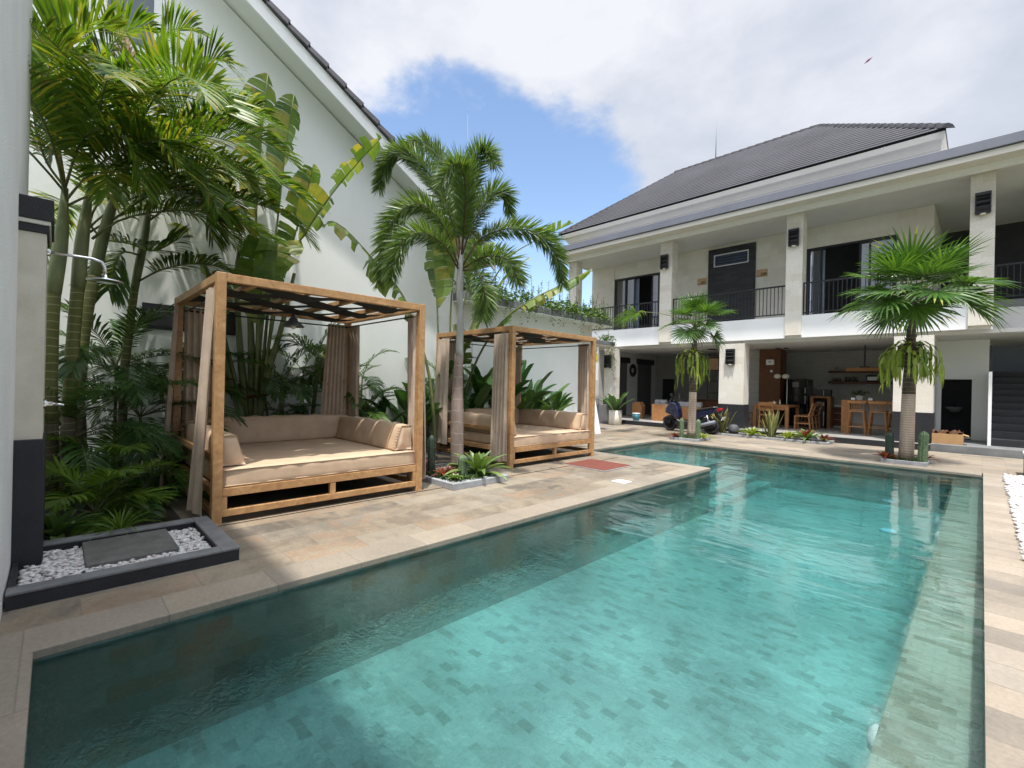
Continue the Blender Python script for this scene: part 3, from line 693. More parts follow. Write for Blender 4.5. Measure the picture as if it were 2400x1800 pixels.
tag(box('stepping_slab', MT['slab'], None, *SL, .025, .075, bevel=.008), 'dark grey rectangular stone slab lying in the white pebbles', 'stone slab')
mb = MB(); sheet(mb, -8.38, -5.02, -.55, 7.9, .004); struct(mb.build('planting_soil', MT['soil']))
mb = MB(); sheet(mb, -7.3, -5.02, .9, 3.6, .008); struct(mb.build('shaded_paving', MT['deck']))
mb = MB(); sheet(mb, -7.6, -5.02, 3.6, 7.95, .008); struct(mb.build('shaded_paving', MT['deck']))

# ------------------------------------------------------------------ gable house on the left
gh = thing('gable_house', 'tall white gabled house wall with a dark tiled verge behind the palms', 'house', (-9, 2, 0))
zt = lambda y: 7.34-.60*(y-2.15)
YP = -2.2; ZP = zt(YP)
mb = MB(); mb.prism([(-9, 0), (6.92, 0), (6.92, zt(6.92)-.28), (YP, ZP-.28), (-9, zt(6.92)-.4)], -8.65, -8.4, 'x'); mb.build('wall', MT['render'], gh)
mb = MB()
def slope_strip(mb, x0, x1, ya, yb, d0, d1, mi=0):       # slab between two depths under the roof line
    mb.hexa([(x0, ya, zt(ya)-d1), (x1, ya, zt(ya)-d1), (x1, yb, zt(yb)-d1), (x0, yb, zt(yb)-d1), (x0, ya, zt(ya)-d0), (x1, ya, zt(ya)-d0), (x1, yb, zt(yb)-d0), (x0, yb, zt(yb)-d0)], mi)
slope_strip(mb, -8.42, -7.94, YP, 7.12, .235, .255); mb.build('soffit', MT['render'], gh)
mb = MB(); slope_strip(mb, -7.94, -7.895, YP, 7.16, .085, .33); mb.build('bargeboard', MT['white'], gh)
mb = MB(); slope_strip(mb, -16, -7.94, YP, 7.12, .09, .234)
mb.hexa([(-16, -9, ZP-4.4), (-7.9, -9, ZP-4.4), (-7.9, YP, ZP-.33), (-16, YP, ZP-.33), (-16, -9, ZP-4.1), (-7.9, -9, ZP-4.1), (-7.9, YP, ZP), (-16, YP, ZP)])
n = 30; d = (7.3-YP)/n
for i in range(n):
    ya, yb = YP+i*d, YP+(i+1)*d
    mb.hexa([(-16, ya, zt(ya)-.085), (-7.83, ya, zt(ya)-.085), (-7.83, yb+.03, zt(yb+.03)-.05), (-16, yb+.03, zt(yb+.03)-.05),
             (-16, ya, zt(ya)-.005), (-7.83, ya, zt(ya)-.005), (-7.83, yb+.03, zt(yb+.03)+.045), (-16, yb+.03, zt(yb+.03)+.045)])
mb.build('roof', MT['roof_tile'], gh)
mb = MB(); mb.box(-8.46, -8.385, .86, 2.04, 2.08, 2.45); f = mb.build('window', MT['black'], gh)
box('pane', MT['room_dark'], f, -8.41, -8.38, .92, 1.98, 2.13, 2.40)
mb = MB()
for a in ((.28, .42, 5.9, 7.6), (.92, 1.12, 5.95, 7.6), (.42, .92, 5.9, 6.02)): mb.box(-8.42, -8.37, *a)
f = mb.build('window', MT['white'], gh)
mb = MB(); mb.quad((-8.39, .42, 6.02), (-8.39, .92, 6.02), (-8.39, .92, 7.6), (-8.39, .42, 7.6)); mb.build('pane', MT['glass'], f)
mb = MB(); mb.lathe([(.0, 0), (.05, 0), (.05, .03), (.04, .10), (.0, .13)], (-8.4, 1.75, 3.02), 12, axis='x'); tag(mb.build('outside_spotlight', MT['lampgrey']), 'small grey spotlight on the white gable wall behind the palms', 'spotlight')

# ------------------------------------------------------------------ flat roofed outbuilding
ob = thing('outbuilding', 'low pale outbuilding with a grey roof planter edge behind the second daybed', 'outbuilding', (-8.8, 9, 0))
box('wall', MT['render'], ob, -8.6, -8.4, 6.95, 11.2, 0, 3.22)
box('corner_column', MT['cream_stone'], ob, -8.62, -8.375, 11.2, 11.62, 0, 3.22)
mb = MB(); mb.box(-9.6, -8.0, 6.35, 12.15, 3.22, 3.245); mb.build('soffit', MT['render'], ob)
mb = MB(); mb.box(-8.1, -7.985, 6.35, 12.15, 3.246, 3.42); mb.box(-9.6, -8.1, 12.05, 12.15, 3.246, 3.42); mb.box(-9.6, -8.1, 6.35, 6.45, 3.246, 3.42); mb.box(-9.6, -9.5, 6.45, 12.05, 3.246, 3.42)
mb.build('roof_kerb', MT['grey_conc'], ob, bevel=.01)
box('roof_soil', MT['soil'], ob, -9.5, -8.1, 6.45, 12.05, 3.25, 3.36)
mb = MB(); mb.box(-11.4, -9.84, 13.2, 15.12, 2.90, 2.94); mb.build('porch_soffit', MT['cornice'], ob)
box('porch_roof', MT['grey_conc'], ob, -11.4, -9.82, 13.15, 15.14, 2.94, 3.08, bevel=.01)
box('porch_wall', MT['cream_stone'], ob, -11.3, -10.35, 13.3, 13.55, 0, 2.86)

# ------------------------------------------------------------------ guesthouse
G = thing('guesthouse', 'two storey cream guesthouse with dark hipped roof and balcony facing the pool', 'guesthouse', (-5, 16, 0))
# upper hipped roof
EX0, EX1, EY, EZ = -13.64, -.76, 16.3, 8.22; RX0, RX1, RY, RZ = -9.97, -4.37, 20.0, 11.15
mb = MB(); n = 23
for i in range(n):
    a, b = i/n, (i+1)/n
    P = lambda t, dz, dy=0: [(EX0+(RX0-EX0)*t, EY+(RY-EY)*t+dy, EZ+(RZ-EZ)*t+dz), (EX1+(RX1-EX1)*t, EY+(RY-EY)*t+dy, EZ+(RZ-EZ)*t+dz)]
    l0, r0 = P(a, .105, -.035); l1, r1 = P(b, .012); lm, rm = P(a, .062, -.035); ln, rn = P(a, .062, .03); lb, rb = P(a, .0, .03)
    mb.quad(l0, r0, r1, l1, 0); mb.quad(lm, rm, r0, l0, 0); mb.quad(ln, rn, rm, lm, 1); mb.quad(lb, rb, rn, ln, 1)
for c in (((EX0,EY,EZ), (RX0,RY,RZ), (EX0,EY+7.4,EZ)), ((EX1,EY,EZ), (EX1,EY+7.4,EZ), (RX1,RY,RZ))): mb.add(list(c), [(0,1,2)])
mb.quad((EX0,EY+7.4,EZ), (RX0,RY,RZ), (RX1,RY,RZ), (EX1,EY+7.4,EZ))
rf = mb.build('roof', [pmat('grey_roof_tile', (.19, .185, .205), .75, .10, .6, spec=.25), pmat('tile_gap_shadow', (.012, .012, .014), .8, .1, 3)], G)  # near-black on the recessed faces paints the shadow line under each course
def caps(a, b, n, rad, nm):
    mb = MB(); a, b = Vector(a), Vector(b); d = (b-a)/n
    sd = d.cross(Z).normalized()
    for i in range(n):
        p, q = a+d*i, a+d*(i+1.12); vs = []
        for k, c in enumerate((p, q)):
            r_ = rad*(1.0 if k == 0 else .86)
            for s_, h in ((-1, -.02), (-.62, .075), (0, .11), (.62, .075), (1, -.02)): vs.append(tuple(c+sd*s_*r_+Vector((0, 0, h+(.02 if k == 0 else 0)))))
        mb.add(vs, [(j, j+1, j+6, j+5) for j in range(4)]+[(4,3,2,1,0)])
    return mb.build(nm, MT['ridge'], rf)
caps((EX0-.05,EY-.05,EZ+.02), (RX0,RY,RZ), 20, .15, 'hip_cap'); caps((RX0,RY,RZ+.02), (RX1,RY,RZ+.02), 18, .16, 'ridge_cap'); caps((EX1+.05,EY-.05,EZ+.02), (RX1,RY,RZ+.02), 20, .17, 'hip_cap')
mb = MB(); mb.tube([(RX0+1.8, RY, RZ), (RX0+1.8, RY, RZ+.9), (RX0+1.8, RY, RZ+1.75)], [.022, .012, .006], 6); mb.build('lightning_rod', MT['grey_metal'], G)
mb = MB()        # flared eave moulding under the tiles
rings = [(16.30, 8.215, -13.62, -.78), (16.34, 8.06, -13.58, -.80), (16.46, 8.02, -13.45, -.84), (16.52, 7.86, -13.35, -.86), (16.74, 7.70, -13.1, -.92), (16.80, 7.60, -13.0, -.95), (16.95, 7.52, -12.6, -1.0), (16.95, 7.05, -12.6, -1.0)]
for (ya, za, la, ra), (yb, zb, lb, rb) in zip(rings, rings[1:]):
    mb.quad((lb,yb,zb), (rb,yb,zb), (ra,ya,za), (la,ya,za)); mb.quad((la,ya,za), (la,23,za), (lb,23,zb), (lb,yb,zb)); mb.quad((rb,yb,zb), (rb,23,zb), (ra,23,za), (ra,ya,za))
mb.build('eave_cornice', MT['cornice'], G)
XL, XR = -12.55, 3.6
box('canopy_roof', MT['grey_metal'], G, XL+.05, XR, 14.70, 17.25, 6.86, 7.03)
mb = MB(); mb.prism([(14.60, 6.83), (14.60, 7.06), (14.68, 7.06), (14.68, 6.83)], XL, XR, 'x'); mb.build('gutter', MT['grey_metal'], G, bevel=.01)
mb = MB(); mb.prism([(14.66, 6.675), (14.66, 6.815), (14.72, 6.815), (15.30, 6.855), (15.30, 6.715)], XL+.06, XR, 'x'); mb.build('soffit', MT['cornice'], G)
mb = MB(); mb.box(XL, XR, 15.17, 15.30, 6.575, 6.712); mb.box(XL, XL+.12, 15.30, 17.2, 6.575, 6.712); mb.build('fascia_beam', MT['white'], G, bevel=.006)
box('balcony_ceiling', MT['ceiling'], G, XL+.12, XR, 15.30, 20.6, 6.625, 6.70)
# columns of the balcony
for x0, x1 in ((-12.39, -12.0), (-8.22, -7.77), (-4.17, -3.74), (-.27, .15)):
    box('balcony_column', MT['cream_stone'], G, x0, x1, 15.47, 15.90 if x0 > -12 else 15.87, 3.03, 6.624)
for x0, x1 in ((-12.0, -8.22), (-7.77, -4.17), (-3.74, -.27)):
    box('balcony_parapet', MT['white'], G, x0, x1, 15.52, 15.68, 2.955, 3.60)
box('balcony_floor', MT['white'], G, -12.5, .12, 15.69, 17.4, 3.30, 3.595)
box('terrace_ceiling', MT['ceiling'], G, -12.5, 3.6, 15.685, 20.7, 2.86, 2.95)
mb = MB(); mb.box(-12.5, .12, 15.685, 15.80, 2.952, 3.295); mb.build('beam', MT['white'], G)
# upper wall with openings
mb = MB(); W0, W1, zt0 = 17.2, 17.4, 6.62
mb.box(-12.42, -11.26, W0-.03, W1, 3.6, zt0); mb.box(-11.26, -9.13, W0, W1, 6.03, zt0); mb.box(-9.13, -4.05, W0, W1, 3.6, zt0); mb.box(-4.05, -1.78, W0, W1, 5.97, zt0); mb.box(-1.78, -1.0, W0, W1, 3.6, zt0); mb.box(-1.2, -1.0, W1, 20.5, 3.6, zt0)
mb.build('upper_wall', MT['cream_stone'], G)
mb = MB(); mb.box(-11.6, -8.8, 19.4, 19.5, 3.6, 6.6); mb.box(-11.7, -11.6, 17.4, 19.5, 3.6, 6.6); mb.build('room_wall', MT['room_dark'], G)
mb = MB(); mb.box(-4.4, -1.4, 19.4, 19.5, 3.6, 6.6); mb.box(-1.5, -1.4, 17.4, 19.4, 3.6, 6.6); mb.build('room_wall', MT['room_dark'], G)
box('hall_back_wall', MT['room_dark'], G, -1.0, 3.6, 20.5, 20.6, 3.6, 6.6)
def rail(x0, x1, y, zb, zh, st=.105):
    mb = MB(); mb.box(x0, x1, y-.02, y+.02, zh-.045, zh); mb.box(x0, x1, y-.015, y+.015, zb+.07, zb+.10); n = int((x1-x0)/st)
    for i in range(n+1):
        x = x0+.015+(x1-x0-.03)*i/n; mb.box(x-.009, x+.009, y-.009, y+.009, zb+.10, zh-.045)
    for x in (x0+.02, (x0+x1)/2, x1-.02): mb.box(x-.018, x+.018, y-.018, y+.018, zb, zh-.045)
    mb.build('railing', MT['rail'], G)
rail(-12.0, -8.22, 15.6, 3.6, 4.55); rail(-7.77, -4.17, 15.6, 3.6, 4.56); rail(-3.74, -.27, 15.6, 3.6, 4.57); rail(.16, 3.5, 16.55, 3.73, 4.62)
def slider(x0, x1, z0, z1, panels):
    mb = MB(); f = .05; y0, y1 = 17.22, 17.33
    mb.box(x0, x1, y0, y1, z1-f, z1); mb.box(x0, x0+f, y0, y1, z0, z1-f); mb.box(x1-f, x1, y0, y1, z0, z1-f); mb.box(x0+f, x1-f, y0, y1, z0, z0+f)
    d = mb.build('sliding_door', MT['black'], G)
    for a, b, dy, cur in panels:
        g = MB(); g.box(a, a+.055, y0+dy, y0+dy+.04, z0+f, z1-f); g.box(b-.055, b, y0+dy, y0+dy+.04, z0+f, z1-f); g.box(a+.055, b-.055, y0+dy, y0+dy+.04, z1-f-.05, z1-f); g.build('sash', MT['black'], d)
        g = MB(); g.quad((a+.055, y0+dy+.02, z0+f), (b-.055, y0+dy+.02, z0+f), (b-.055, y0+dy+.02, z1-f), (a+.055, y0+dy+.02, z1-f)); g.build('pane', MT['glass'], d)
        if cur:
            g = MB(); k = 24; vs = []
            for i in range(k+1): vs += [(a+(b-a)*i/k, 17.62+.035*math.sin(i*1.7), z0+.02), (a+(b-a)*i/k, 17.62+.035*math.sin(i*1.7), z1-.02)]
            g.add(vs, [(2*i, 2*i+2, 2*i+3, 2*i+1) for i in range(k)], .5, 0, True); g.build('curtain', MT[cur], d)
slider(-11.26, -9.13, 3.6, 6.03, [(-11.21, -10.70, .01, 'curtain_brown'), (-10.75, -10.30, .055, 'curtain_blue'), (-9.52, -9.18, .01, 'curtain_blue')])
slider(-4.05, -1.78, 3.6, 5.97, [(-4.0, -3.62, .01, 'curtain_blue'), (-2.68, -2.35, .055, 'curtain_blue'), (-2.44, -1.83, .01, 'curtain_blue')])
mb = MB(); mb.box(-7.19, -5.57, 17.14, 17.197, 3.80, 5.84); mb.box(-7.19, -5.57, 17.14, 17.197, 6.28, 6.50); mb.box(-7.19, -6.98, 17.14, 17.197, 5.84, 6.28); mb.box(-5.79, -5.57, 17.14, 17.197, 5.84, 6.28)
sp = mb.build('slate_panel', MT['slate'], G)
mb = MB()
for a in ((-6.98, -5.79, 5.84, 5.865), (-6.98, -5.79, 6.255, 6.28), (-6.98, -6.955, 5.865, 6.255), (-5.815, -5.79, 5.865, 6.255)): mb.box(a[0], a[1], 17.12, 17.19, a[2], a[3])
vw = mb.build('vent_window', MT['whiteplastic'], G)
mb = MB()
for i in range(4): mb.obox((-6.385, 17.165, 5.915+i*.095), (.565, 0, 0), (0, .012, .034), (0, .003, -.001))
mb.build('louvre', pmat('louvre_glass', (.07, .095, .16), .3, .2, 4), vw); box('pane', MT['room_dark'], vw, -6.95, -5.82, 17.19, 17.196, 5.87, 6.25)
# ground floor
box('terrace_floor', MT['floor_tile'], G, -13, -.88, 15.24, 20.6, -.05, .15)
mb = MB(); mb.box(-13, -.88, 15.17, 15.239, -.05, .148); mb.build('terrace_step', MT['blackstone'], G)
mb = MB(); mb.box(-.878, 3.6, 15.25, 17.6, -.05, .18); mb.build('stair_platform', MT['grey_conc'], G, bevel=.01)
for x0, x1, y0, y1 in ((-6.07, -5.30, 15.5, 15.95), (-1.63, -.86, 15.5, 15.95), (-10.37, -9.93, 15.25, 15.66)):
    box('pillar', MT['cream_stone'], G, x0, x1, y0, y1, .915, 2.858)
    box('pillar_base', MT['blackstone'], G, x0-.015, x1+.015, y0-.015, y1+.015, 0 if x0 > -8 else -.02, .914, bevel=.008)
mb = MB(); mb.box(-7.4, -.9, 20.3, 20.5, .15, 2.858); mb.box(-7.2, -5.62, 18.62, 18.75, .15, 2.858); mb.build('kitchen_wall', MT['white_brick'], G)
mb = MB(); mb.box(-11.1, -7.4, 20.3, 20.5, .15, 2.858); mb.build('lounge_wall', pmat('grey_lounge_wall', (.34, .34, .34), .85, .06, 2), G)
mb = MB(); mb.box(-11.15, -10.9, 15.66, 20.3, .15, 2.858); mb.build('lounge_side_wall', pmat('pale_lounge_wall', (.60, .60, .59), .85, .05, 2), G)
for ya, yb in ((16.25, 17.9), (18.55, 20.0)):
    mb = MB(); mb.box(-10.90, -10.885, ya+.1, yb-.15, .16, 2.42); n_ = mb.build('wall_niche', pmat('dark_niche', (.10, .10, .105), .8, .1, 3), G)
    box('lintel', MT['black'], n_, -10.91, -10.82, ya, yb, 2.42, 2.66)
box('lounge_door', MT['black'], G, -10.5, -9.95, 20.24, 20.298, .16, 1.80)
box('meter_cabinet_column', wood('brown_column', (.105, .042, .018), (.175, .075, .033)), G, -5.70, -5.02, 18.2, 18.95, .15, 2.858)
# stair hall on the right
mb = MB(); mb.box(-.9, -.80, 17.5, 17.6, .18, 2.858); mb.box(-.20, .12, 17.5, 17.6, .18, 2.858); mb.box(-.80, -.20, 17.5, 17.6, 1.80, 2.858); mb.box(-.95, -.9, 15.96, 20.3, .15, 2.858); mb.build('hall_wall', MT['render'], G)
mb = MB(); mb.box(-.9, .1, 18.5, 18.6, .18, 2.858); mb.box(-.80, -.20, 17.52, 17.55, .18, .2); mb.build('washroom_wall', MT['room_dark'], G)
mb = MB()
for i in range(11): mb.box(.165, 3.6, 15.98+.27*i, 15.98+.27*(i+1)+(.0 if i < 10 else 1.2), .18, .18+.17*(i+1)-.001)
mb.build('staircase', MT['stair'], G, bevel=.008)
box('stair_wall', MT['white'], G, .10, .16, 15.95, 19.4, .18, 1.95)
box('newel', MT['black'], G, .105, .155, 16.2, 16.26, 1.95, 2.6)
box('stair_back_wall', MT['blue_wall'], G, .12, 3.6, 20.2, 20.3, .18, 2.858)
box('landing_floor', MT['grey_conc'], G, .16, 3.6, 16.5, 20.5, 3.56, 3.73)
box('landing_beam', MT['ceiling'], G, .16, 3.6, 16.52, 16.65, 2.955, 3.555)
box('landing_pier', MT['cornice'], G, .78, 1.3, 17.4, 17.8, 3.73, 6.62)
# ------------------------------------------------------------------ daybeds
def curtain_mesh(a, b, z0, z1, nf, amp, off=(0, 0), flare=1.0):
    """a gathered curtain hung between two points of its rod, folds running down"""
    mb = MB(); K, J = nf*6, 9; ax, ay = a; bx, by = b; L = math.hypot(bx-ax, by-ay); nx, ny = -(by-ay)/L, (bx-ax)/L
    ph = U(0, 6); vs = []
    for j in range(J):
        v = j/(J-1); zz = z1+(z0-z1)*v
        for i in range(K+1):
            u = i/K; w = (u-.5)*(1+(flare-1)*v)+.5
            s = amp*(.75+.35*v)*math.sin(2*math.pi*nf*u+ph+.5*math.sin(3*v+u*5))+.012*v*math.sin(9*u+4*v)
            vs.append((ax+(bx-ax)*w+nx*s+off[0]*v, ay+(by-ay)*w+ny*s+off[1]*v, zz+(.012*math.sin(u*11) if j == J-1 else 0)))
    W = K+1
    mb.add(vs, [(j*W+i, j*W+i+1, (j+1)*W+i+1, (j+1)*W+i) for j in range(J-1) for i in range(K)], .5, 0, True)
    return mb
def cushion_mesh(pts8, puff=.022, n=9, wr=.009):
    """box-like cushion from 8 corners (bottom 4, top 4) with bulging, slightly wrinkled faces"""
    b0 = [Vector(p) for p in pts8]; mb = MB(); cen = sum(b0, Vector())/8; big = (b0[2]-b0[0]).length > 2.4; puff, wr = (puff*.6, wr*.6) if big else (puff, wr)
    for q in ((0,3,2,1), (4,5,6,7), (0,1,5,4), (1,2,6,5), (2,3,7,6), (3,0,4,7)):
        A, B, C, D = (b0[i] for i in q); nn = (B-A).cross(D-A).normalized()
        m = n*2 if max((B-A).length, (D-A).length) > 1.2 else n; vs = []
        for i in range(m+1):
            for j in range(m+1):
                u, v = i/m, j/m; p = A.lerp(B, u).lerp(D.lerp(C, u), v)
                k = (1-(2*u-1)**4)*(1-(2*v-1)**4)
                f = puff*k+wr*k*(math.sin(p.x*17+p.y*23+p.z*9)+math.sin(p.y*31-p.x*12)*.7)
                vs.append(tuple(p+nn*f))
        W = m+1
        mb.add(vs, [(i*W+j, (i+1)*W+j, (i+1)*W+j+1, i*W+j+1) for i in range(m) for j in range(m)], .5, 0, True)
    return mb
def daybed(X, Y0, Y1, XB, H, label, lamp_label, warm, curtains):
    t = thing('daybed', label, 'daybed', (X, Y0, 0), 'canopy daybeds beside the pool'); tk, p = MT['teak'], .085
    for x in (X-p, XB):
        for y in (Y0, Y1-p):
            m = MB(); m.box(x, x+p, y, y+p, .02, H-.0015); m.build('post', tk, t, bevel=.006)
            m = MB(); m.box(x+.004, x+p+.006, y-.006, y+p-.004, -.0, .028); m.build('foot', tk, t)
    y0, y1 = Y0+p, Y1-p; x0, x1 = XB+p, X-p
    for nm, a in (('top_rail', (X-.075, X-.006, y0, y1, H-.085, H-.004)), ('top_rail', (XB+.006, XB+.075, y0, y1, H-.085, H-.004)), ('top_rail', (x0, x1, Y0+.006, Y0+.075, H-.085, H-.004)), ('top_rail', (x0, x1, Y1-.075, Y1-.006, H-.085, H-.004))):
        box(nm, tk, t, *a, bevel=.004)
    for i in range(4):
        y = y0+(y1-y0)*(i+.5)/4; box('rafter', tk, t, XB+.076, X-.076, y-.03, y+.03, H-.075, H-.02, bevel=.004)
    for i in range(5):                     # woven shade strips, over one rafter and under the next
        xa = XB+.08+(X-XB-.16)*i/5-.008; xb = XB+.08+(X-XB-.16)*(i+1)/5+.008; m = MB(); vs = []; K = 48
        for k in range(K+1):
            u = k/K; s = math.cos(u*4*math.pi-(math.pi/2 if 0 else 0)+(math.pi if i % 2 else 0)+math.pi*.5)
            z = H-.048-.036*s-.02*math.sin(math.pi*u); pin = .03*(1-abs(s))
            vs += [(xa+pin*.2+.012*math.sin(u*21+i), y0+(y1-y0)*u, z), ((xa+xb)/2, y0+(y1-y0)*u, z-.012), (xb-pin+.012*math.sin(u*17+i*2), y0+(y1-y0)*u, z)]
        m.add(vs, [(3*k+j, 3*k+j+1, 3*k+j+4, 3*k+j+3) for k in range(K) for j in (0, 1)], .5, 0, True); m.build('shade_strip', MT['shade'], t)
    # bed frame
    for z0, z1, f in ((.265, .345, 1), (.075, .14, 1)):
        for a in ((X-.07, X-.012, y0, y1), (XB+.012, XB+.07, y0, y1), (x0, x1, Y0+.012, Y0+.07), (x0, x1, Y1-.07, Y1-.012)): box('bed_rail', tk, t, a[0], a[1], a[2], a[3], z0, z1, bevel=.004)
    ym = (y0+y1)/2
    for a in ((X-.068, X-.014, ym-.03, ym+.03), (X-.068, X-.014, y0, y0+.045), (X-.068, X-.014, y1-.045, y1), (XB+.014, XB+.068, ym-.03, ym+.03)): box('stile', tk, t, *a, .141, .264, bevel=.003)
    for y in (Y0+.02, Y1-.06): box('arm_rail', tk, t, x0, x1, y, y+.04, .60, .665, bevel=.004)
    box('back_rail', tk, t, XB+.02, XB+.06, y0, y1, .60, .665, bevel=.004)
    box('platform', MT['dark_under'], t, XB+.075, X-.075, Y0+.075, Y1-.075, .27, .338)
    cu = MT['cushion']
    def cush(nm, lo, hi):      # lo/hi: (xa, xb, ya, yb) of the bottom and the top face, then heights
        (a, b, c, d, z0), (e, f, g, h, z1) = lo, hi
        return cushion_mesh([(a,c,z0),(b,c,z0),(b,d,z0),(a,d,z0),(e,g,z1),(f,g,z1),(f,h,z1),(e,h,z1)]).build(nm, cu, t, bevel=0, fix=True)
    ms = cush('mattress', (XB+.10, X-.03, y0+.005, y1-.005, .346), (XB+.10, X-.035, y0+.01, y1-.01, .52))
    m = MB(); e = .008
    for z in (.362, .515): m.tube([(X-.03+e*.5, y0+.02, z), (X-.03+e*.5, ym, z), (X-.03+e*.5, y1-.02, z)], .006, 6)
    m.build('piping', cu, ms)
    cush('back_bolster', (XB+.08, XB+.32, y0+.02, y1-.02, .535), (XB+.09, XB+.24, y0+.02, y1-.02, .86))
    rb = cush('side_bolster', (XB+.34, X-.13, y1-.25, y1-.005, .535), (XB+.26, X-.13, y1-.15, y1-.01, .84))
    m = MB()
    for u in (.36, .66, .90):
        x = XB+.34+(X-.13-XB-.34)*u; m.tube([(x, y1-.275, .55), (x, y1-.235, .69), (x, y1-.165, .845), (x, y1-.02, .855)], .0055, 6)
    m.build('seam', MT['wood_pale'], rb)
    cush('side_bolster', (XB+.34, X-.16, y0+.005, y0+.235, .535), (XB+.26, X-.16, y0+.01, y0+.15, .83))
    rods = MB()
    for a, b in (((x0, Y0+.115), (x1, Y0+.115)), ((x0, Y1-.115), (x1, Y1-.115)), ((XB+.12, y0), (XB+.12, y1))): rods.tube([(*a, H-.16), (*b, H-.16)], .010, 8)
    rods.build('curtain_rod', MT['rail'], t)
    for a, b, nf, amp, off, fl, zb in curtains: curtain_mesh(a, b, zb, H-.125, nf, amp, off, fl).build('curtain', MT['curtain'], t)
    lx, ly = (X+XB)/2-.05, (Y0+Y1)/2-.07
    l = thing('pendant_lamp', lamp_label, 'lamp', (lx, ly, H-.35), 'lamps hanging in the daybeds')
    m = MB(); m.tube([(lx, ly, H-.06), (lx, ly, H-.17)], .006, 6); m.build('cord', MT['black'], l)
    m = MB(); m.lathe([(.02, H-.17), (.024, H-.21), (.05, H-.225), (.055, H-.25), (.125, H-.315), (.13, H-.33), (.118, H-.325), (.045, H-.25)], (lx, ly, 0), 24); m.build('lamp_shade', MT['lampgrey'], l)
    m = MB(); m.lathe([(.0, H-.365), (.025, H-.355), (.034, H-.33), (.025, H-.295), (.014, H-.26)], (lx, ly, 0), 14); m.build('bulb', MT['bulb'], l)
    return t
X, Y0, Y1, XB = -5.04, 1.06, 3.38, -7.22
daybed(X, Y0, Y1, XB, 2.40, 'larger looking nearer wooden canopy daybed with taupe cushions beside the shower tray', 'grey cone pendant lamp hanging in the nearer daybed by the shower tray', 1,
  [((X-.09, Y0+.02), (X-.40, Y0-.005), 2, .022, (.0, -.09), 1.25, .10), ((XB+.03, Y0+.02), (XB+.34, Y0-.02), 2, .03, (0, -.10), 1.5, .10),
   ((XB+.11, Y0+.10), (XB+.13, Y0+.42), 5, .035, (0, .02), 1.15, .55), ((XB+.11, Y1-.40), (XB+.13, Y1-.10), 6, .035, (0, -.06), 1.35, .55),
   ((XB+.08, Y1-.02), (XB+.34, Y1-.01), 3, .03, (0, .03), 1.2, .15), ((X-.09, Y1-.10), (X-.30, Y1-.06), 4, .03, (0, .05), 1.25, .12), ((X-.05, Y1+.02), (X-.22, Y1+.03), 2, .02, (0.02, .05), 1.3, .14)])
X, Y0, Y1, XB = -5.42, 5.33, 7.68, -7.56
daybed(X, Y0, Y1, XB, 2.37, 'wooden canopy daybed with taupe cushions standing past the foxtail palm by the red mat', 'dark cone pendant lamp hanging in the daybed past the foxtail palm', 0,
  [((X-.08, Y0-.01), (X-.42, Y0-.01), 5, .03, (.02, -.05), 1.15, .12), ((XB+.05, Y0), (XB+.42, Y0-.01), 3, .03, (0, -.08), 1.4, .25),
   ((XB+.11, Y1-.42), (XB+.13, Y1-.10), 6, .035, (0, -.03), 1.2, .55), ((XB+.11, Y0+.10), (XB+.13, Y0+.36), 5, .03, (0, 0), 1.1, .55), ((X-.10, Y1-.10), (X-.38, Y1-.07), 5, .03, (0, .03), 1.15, .5)])

# ------------------------------------------------------------------ things lying on the deck
t = thing('floor_mat', 'red brown textured mat lying before the daybed past the foxtail palm', 'mat', (-4.75, 6.85, 0))
box('pile', MT['mat_red'], t, -5.19, -4.33, 6.43, 7.27, .006, .018); 
mb = MB(); mb.box(-5.21, -4.31, 6.41, 6.429, .004, .014); mb.box(-5.21, -4.31, 7.271, 7.29, .004, .014); mb.box(-5.21, -5.191, 6.429, 7.271, .004, .014); mb.box(-4.329, -4.31, 6.429, 7.271, .004, .014); mb.build('border', MT['mat_edge'], t)
t = thing('skimmer_lid', 'white square plastic lid set into the deck near the pool corner', 'lid', (-3.7, 5.94, 0))
box('lid', MT['whiteplastic'], t, -3.81, -3.59, 5.84, 6.05, .004, .012, bevel=.003)
mb = MB(); mb.lathe([(.018, .0125), (.018, .0135), (.0, .0135)], (-3.7, 5.945, 0), 12); mb.build('finger_hole', MT['grey_metal'], t)
def kerb(name, label, x0, x1, y0, y1, h, w=.06, soil=True, mat='planter_kerb'):
    t = thing(name, label, 'planter', ((x0+x1)/2, (y0+y1)/2, 0)); m = MB()
    m.box(x0, x1, y0, y0+w, 0, h); m.box(x0, x1, y1-w, y1, 0, h); m.box(x0, x0+w, y0+w, y1-w, 0, h); m.box(x1-w, x1, y0+w, y1-w, 0, h)
    m.build('kerb', MT[mat], t, bevel=.006)
    if soil: box('earth', MT['soil'], t, x0+w, x1-w, y0+w, y1-w, .006, h-.02)
    return t
kerb('planter_bed', 'square kerbed planter with the foxtail palm between the two daybeds', -5.88, -4.80, 3.70, 4.70, .085)
kerb('planter_bed', 'small kerbed planter of the fan palm at the left corner of the pool', -5.95, -5.18, 11.92, 12.75, .07)
kerb('planter_bed', 'small kerbed planter of the fan palm near the right corner of the pool', -1.42, -.72, 11.87, 12.62, .07)
kerb('planter_bed', 'long low kerbed plant strip in front of the dining terrace', -6.4, -2.80, 14.35, 15.12, .06)
kerb('planter_bed', 'dark kerbed bed beside the white gable wall between the daybeds', -8.36, -6.05, 3.62, 5.2, .10, mat='dark_conc')
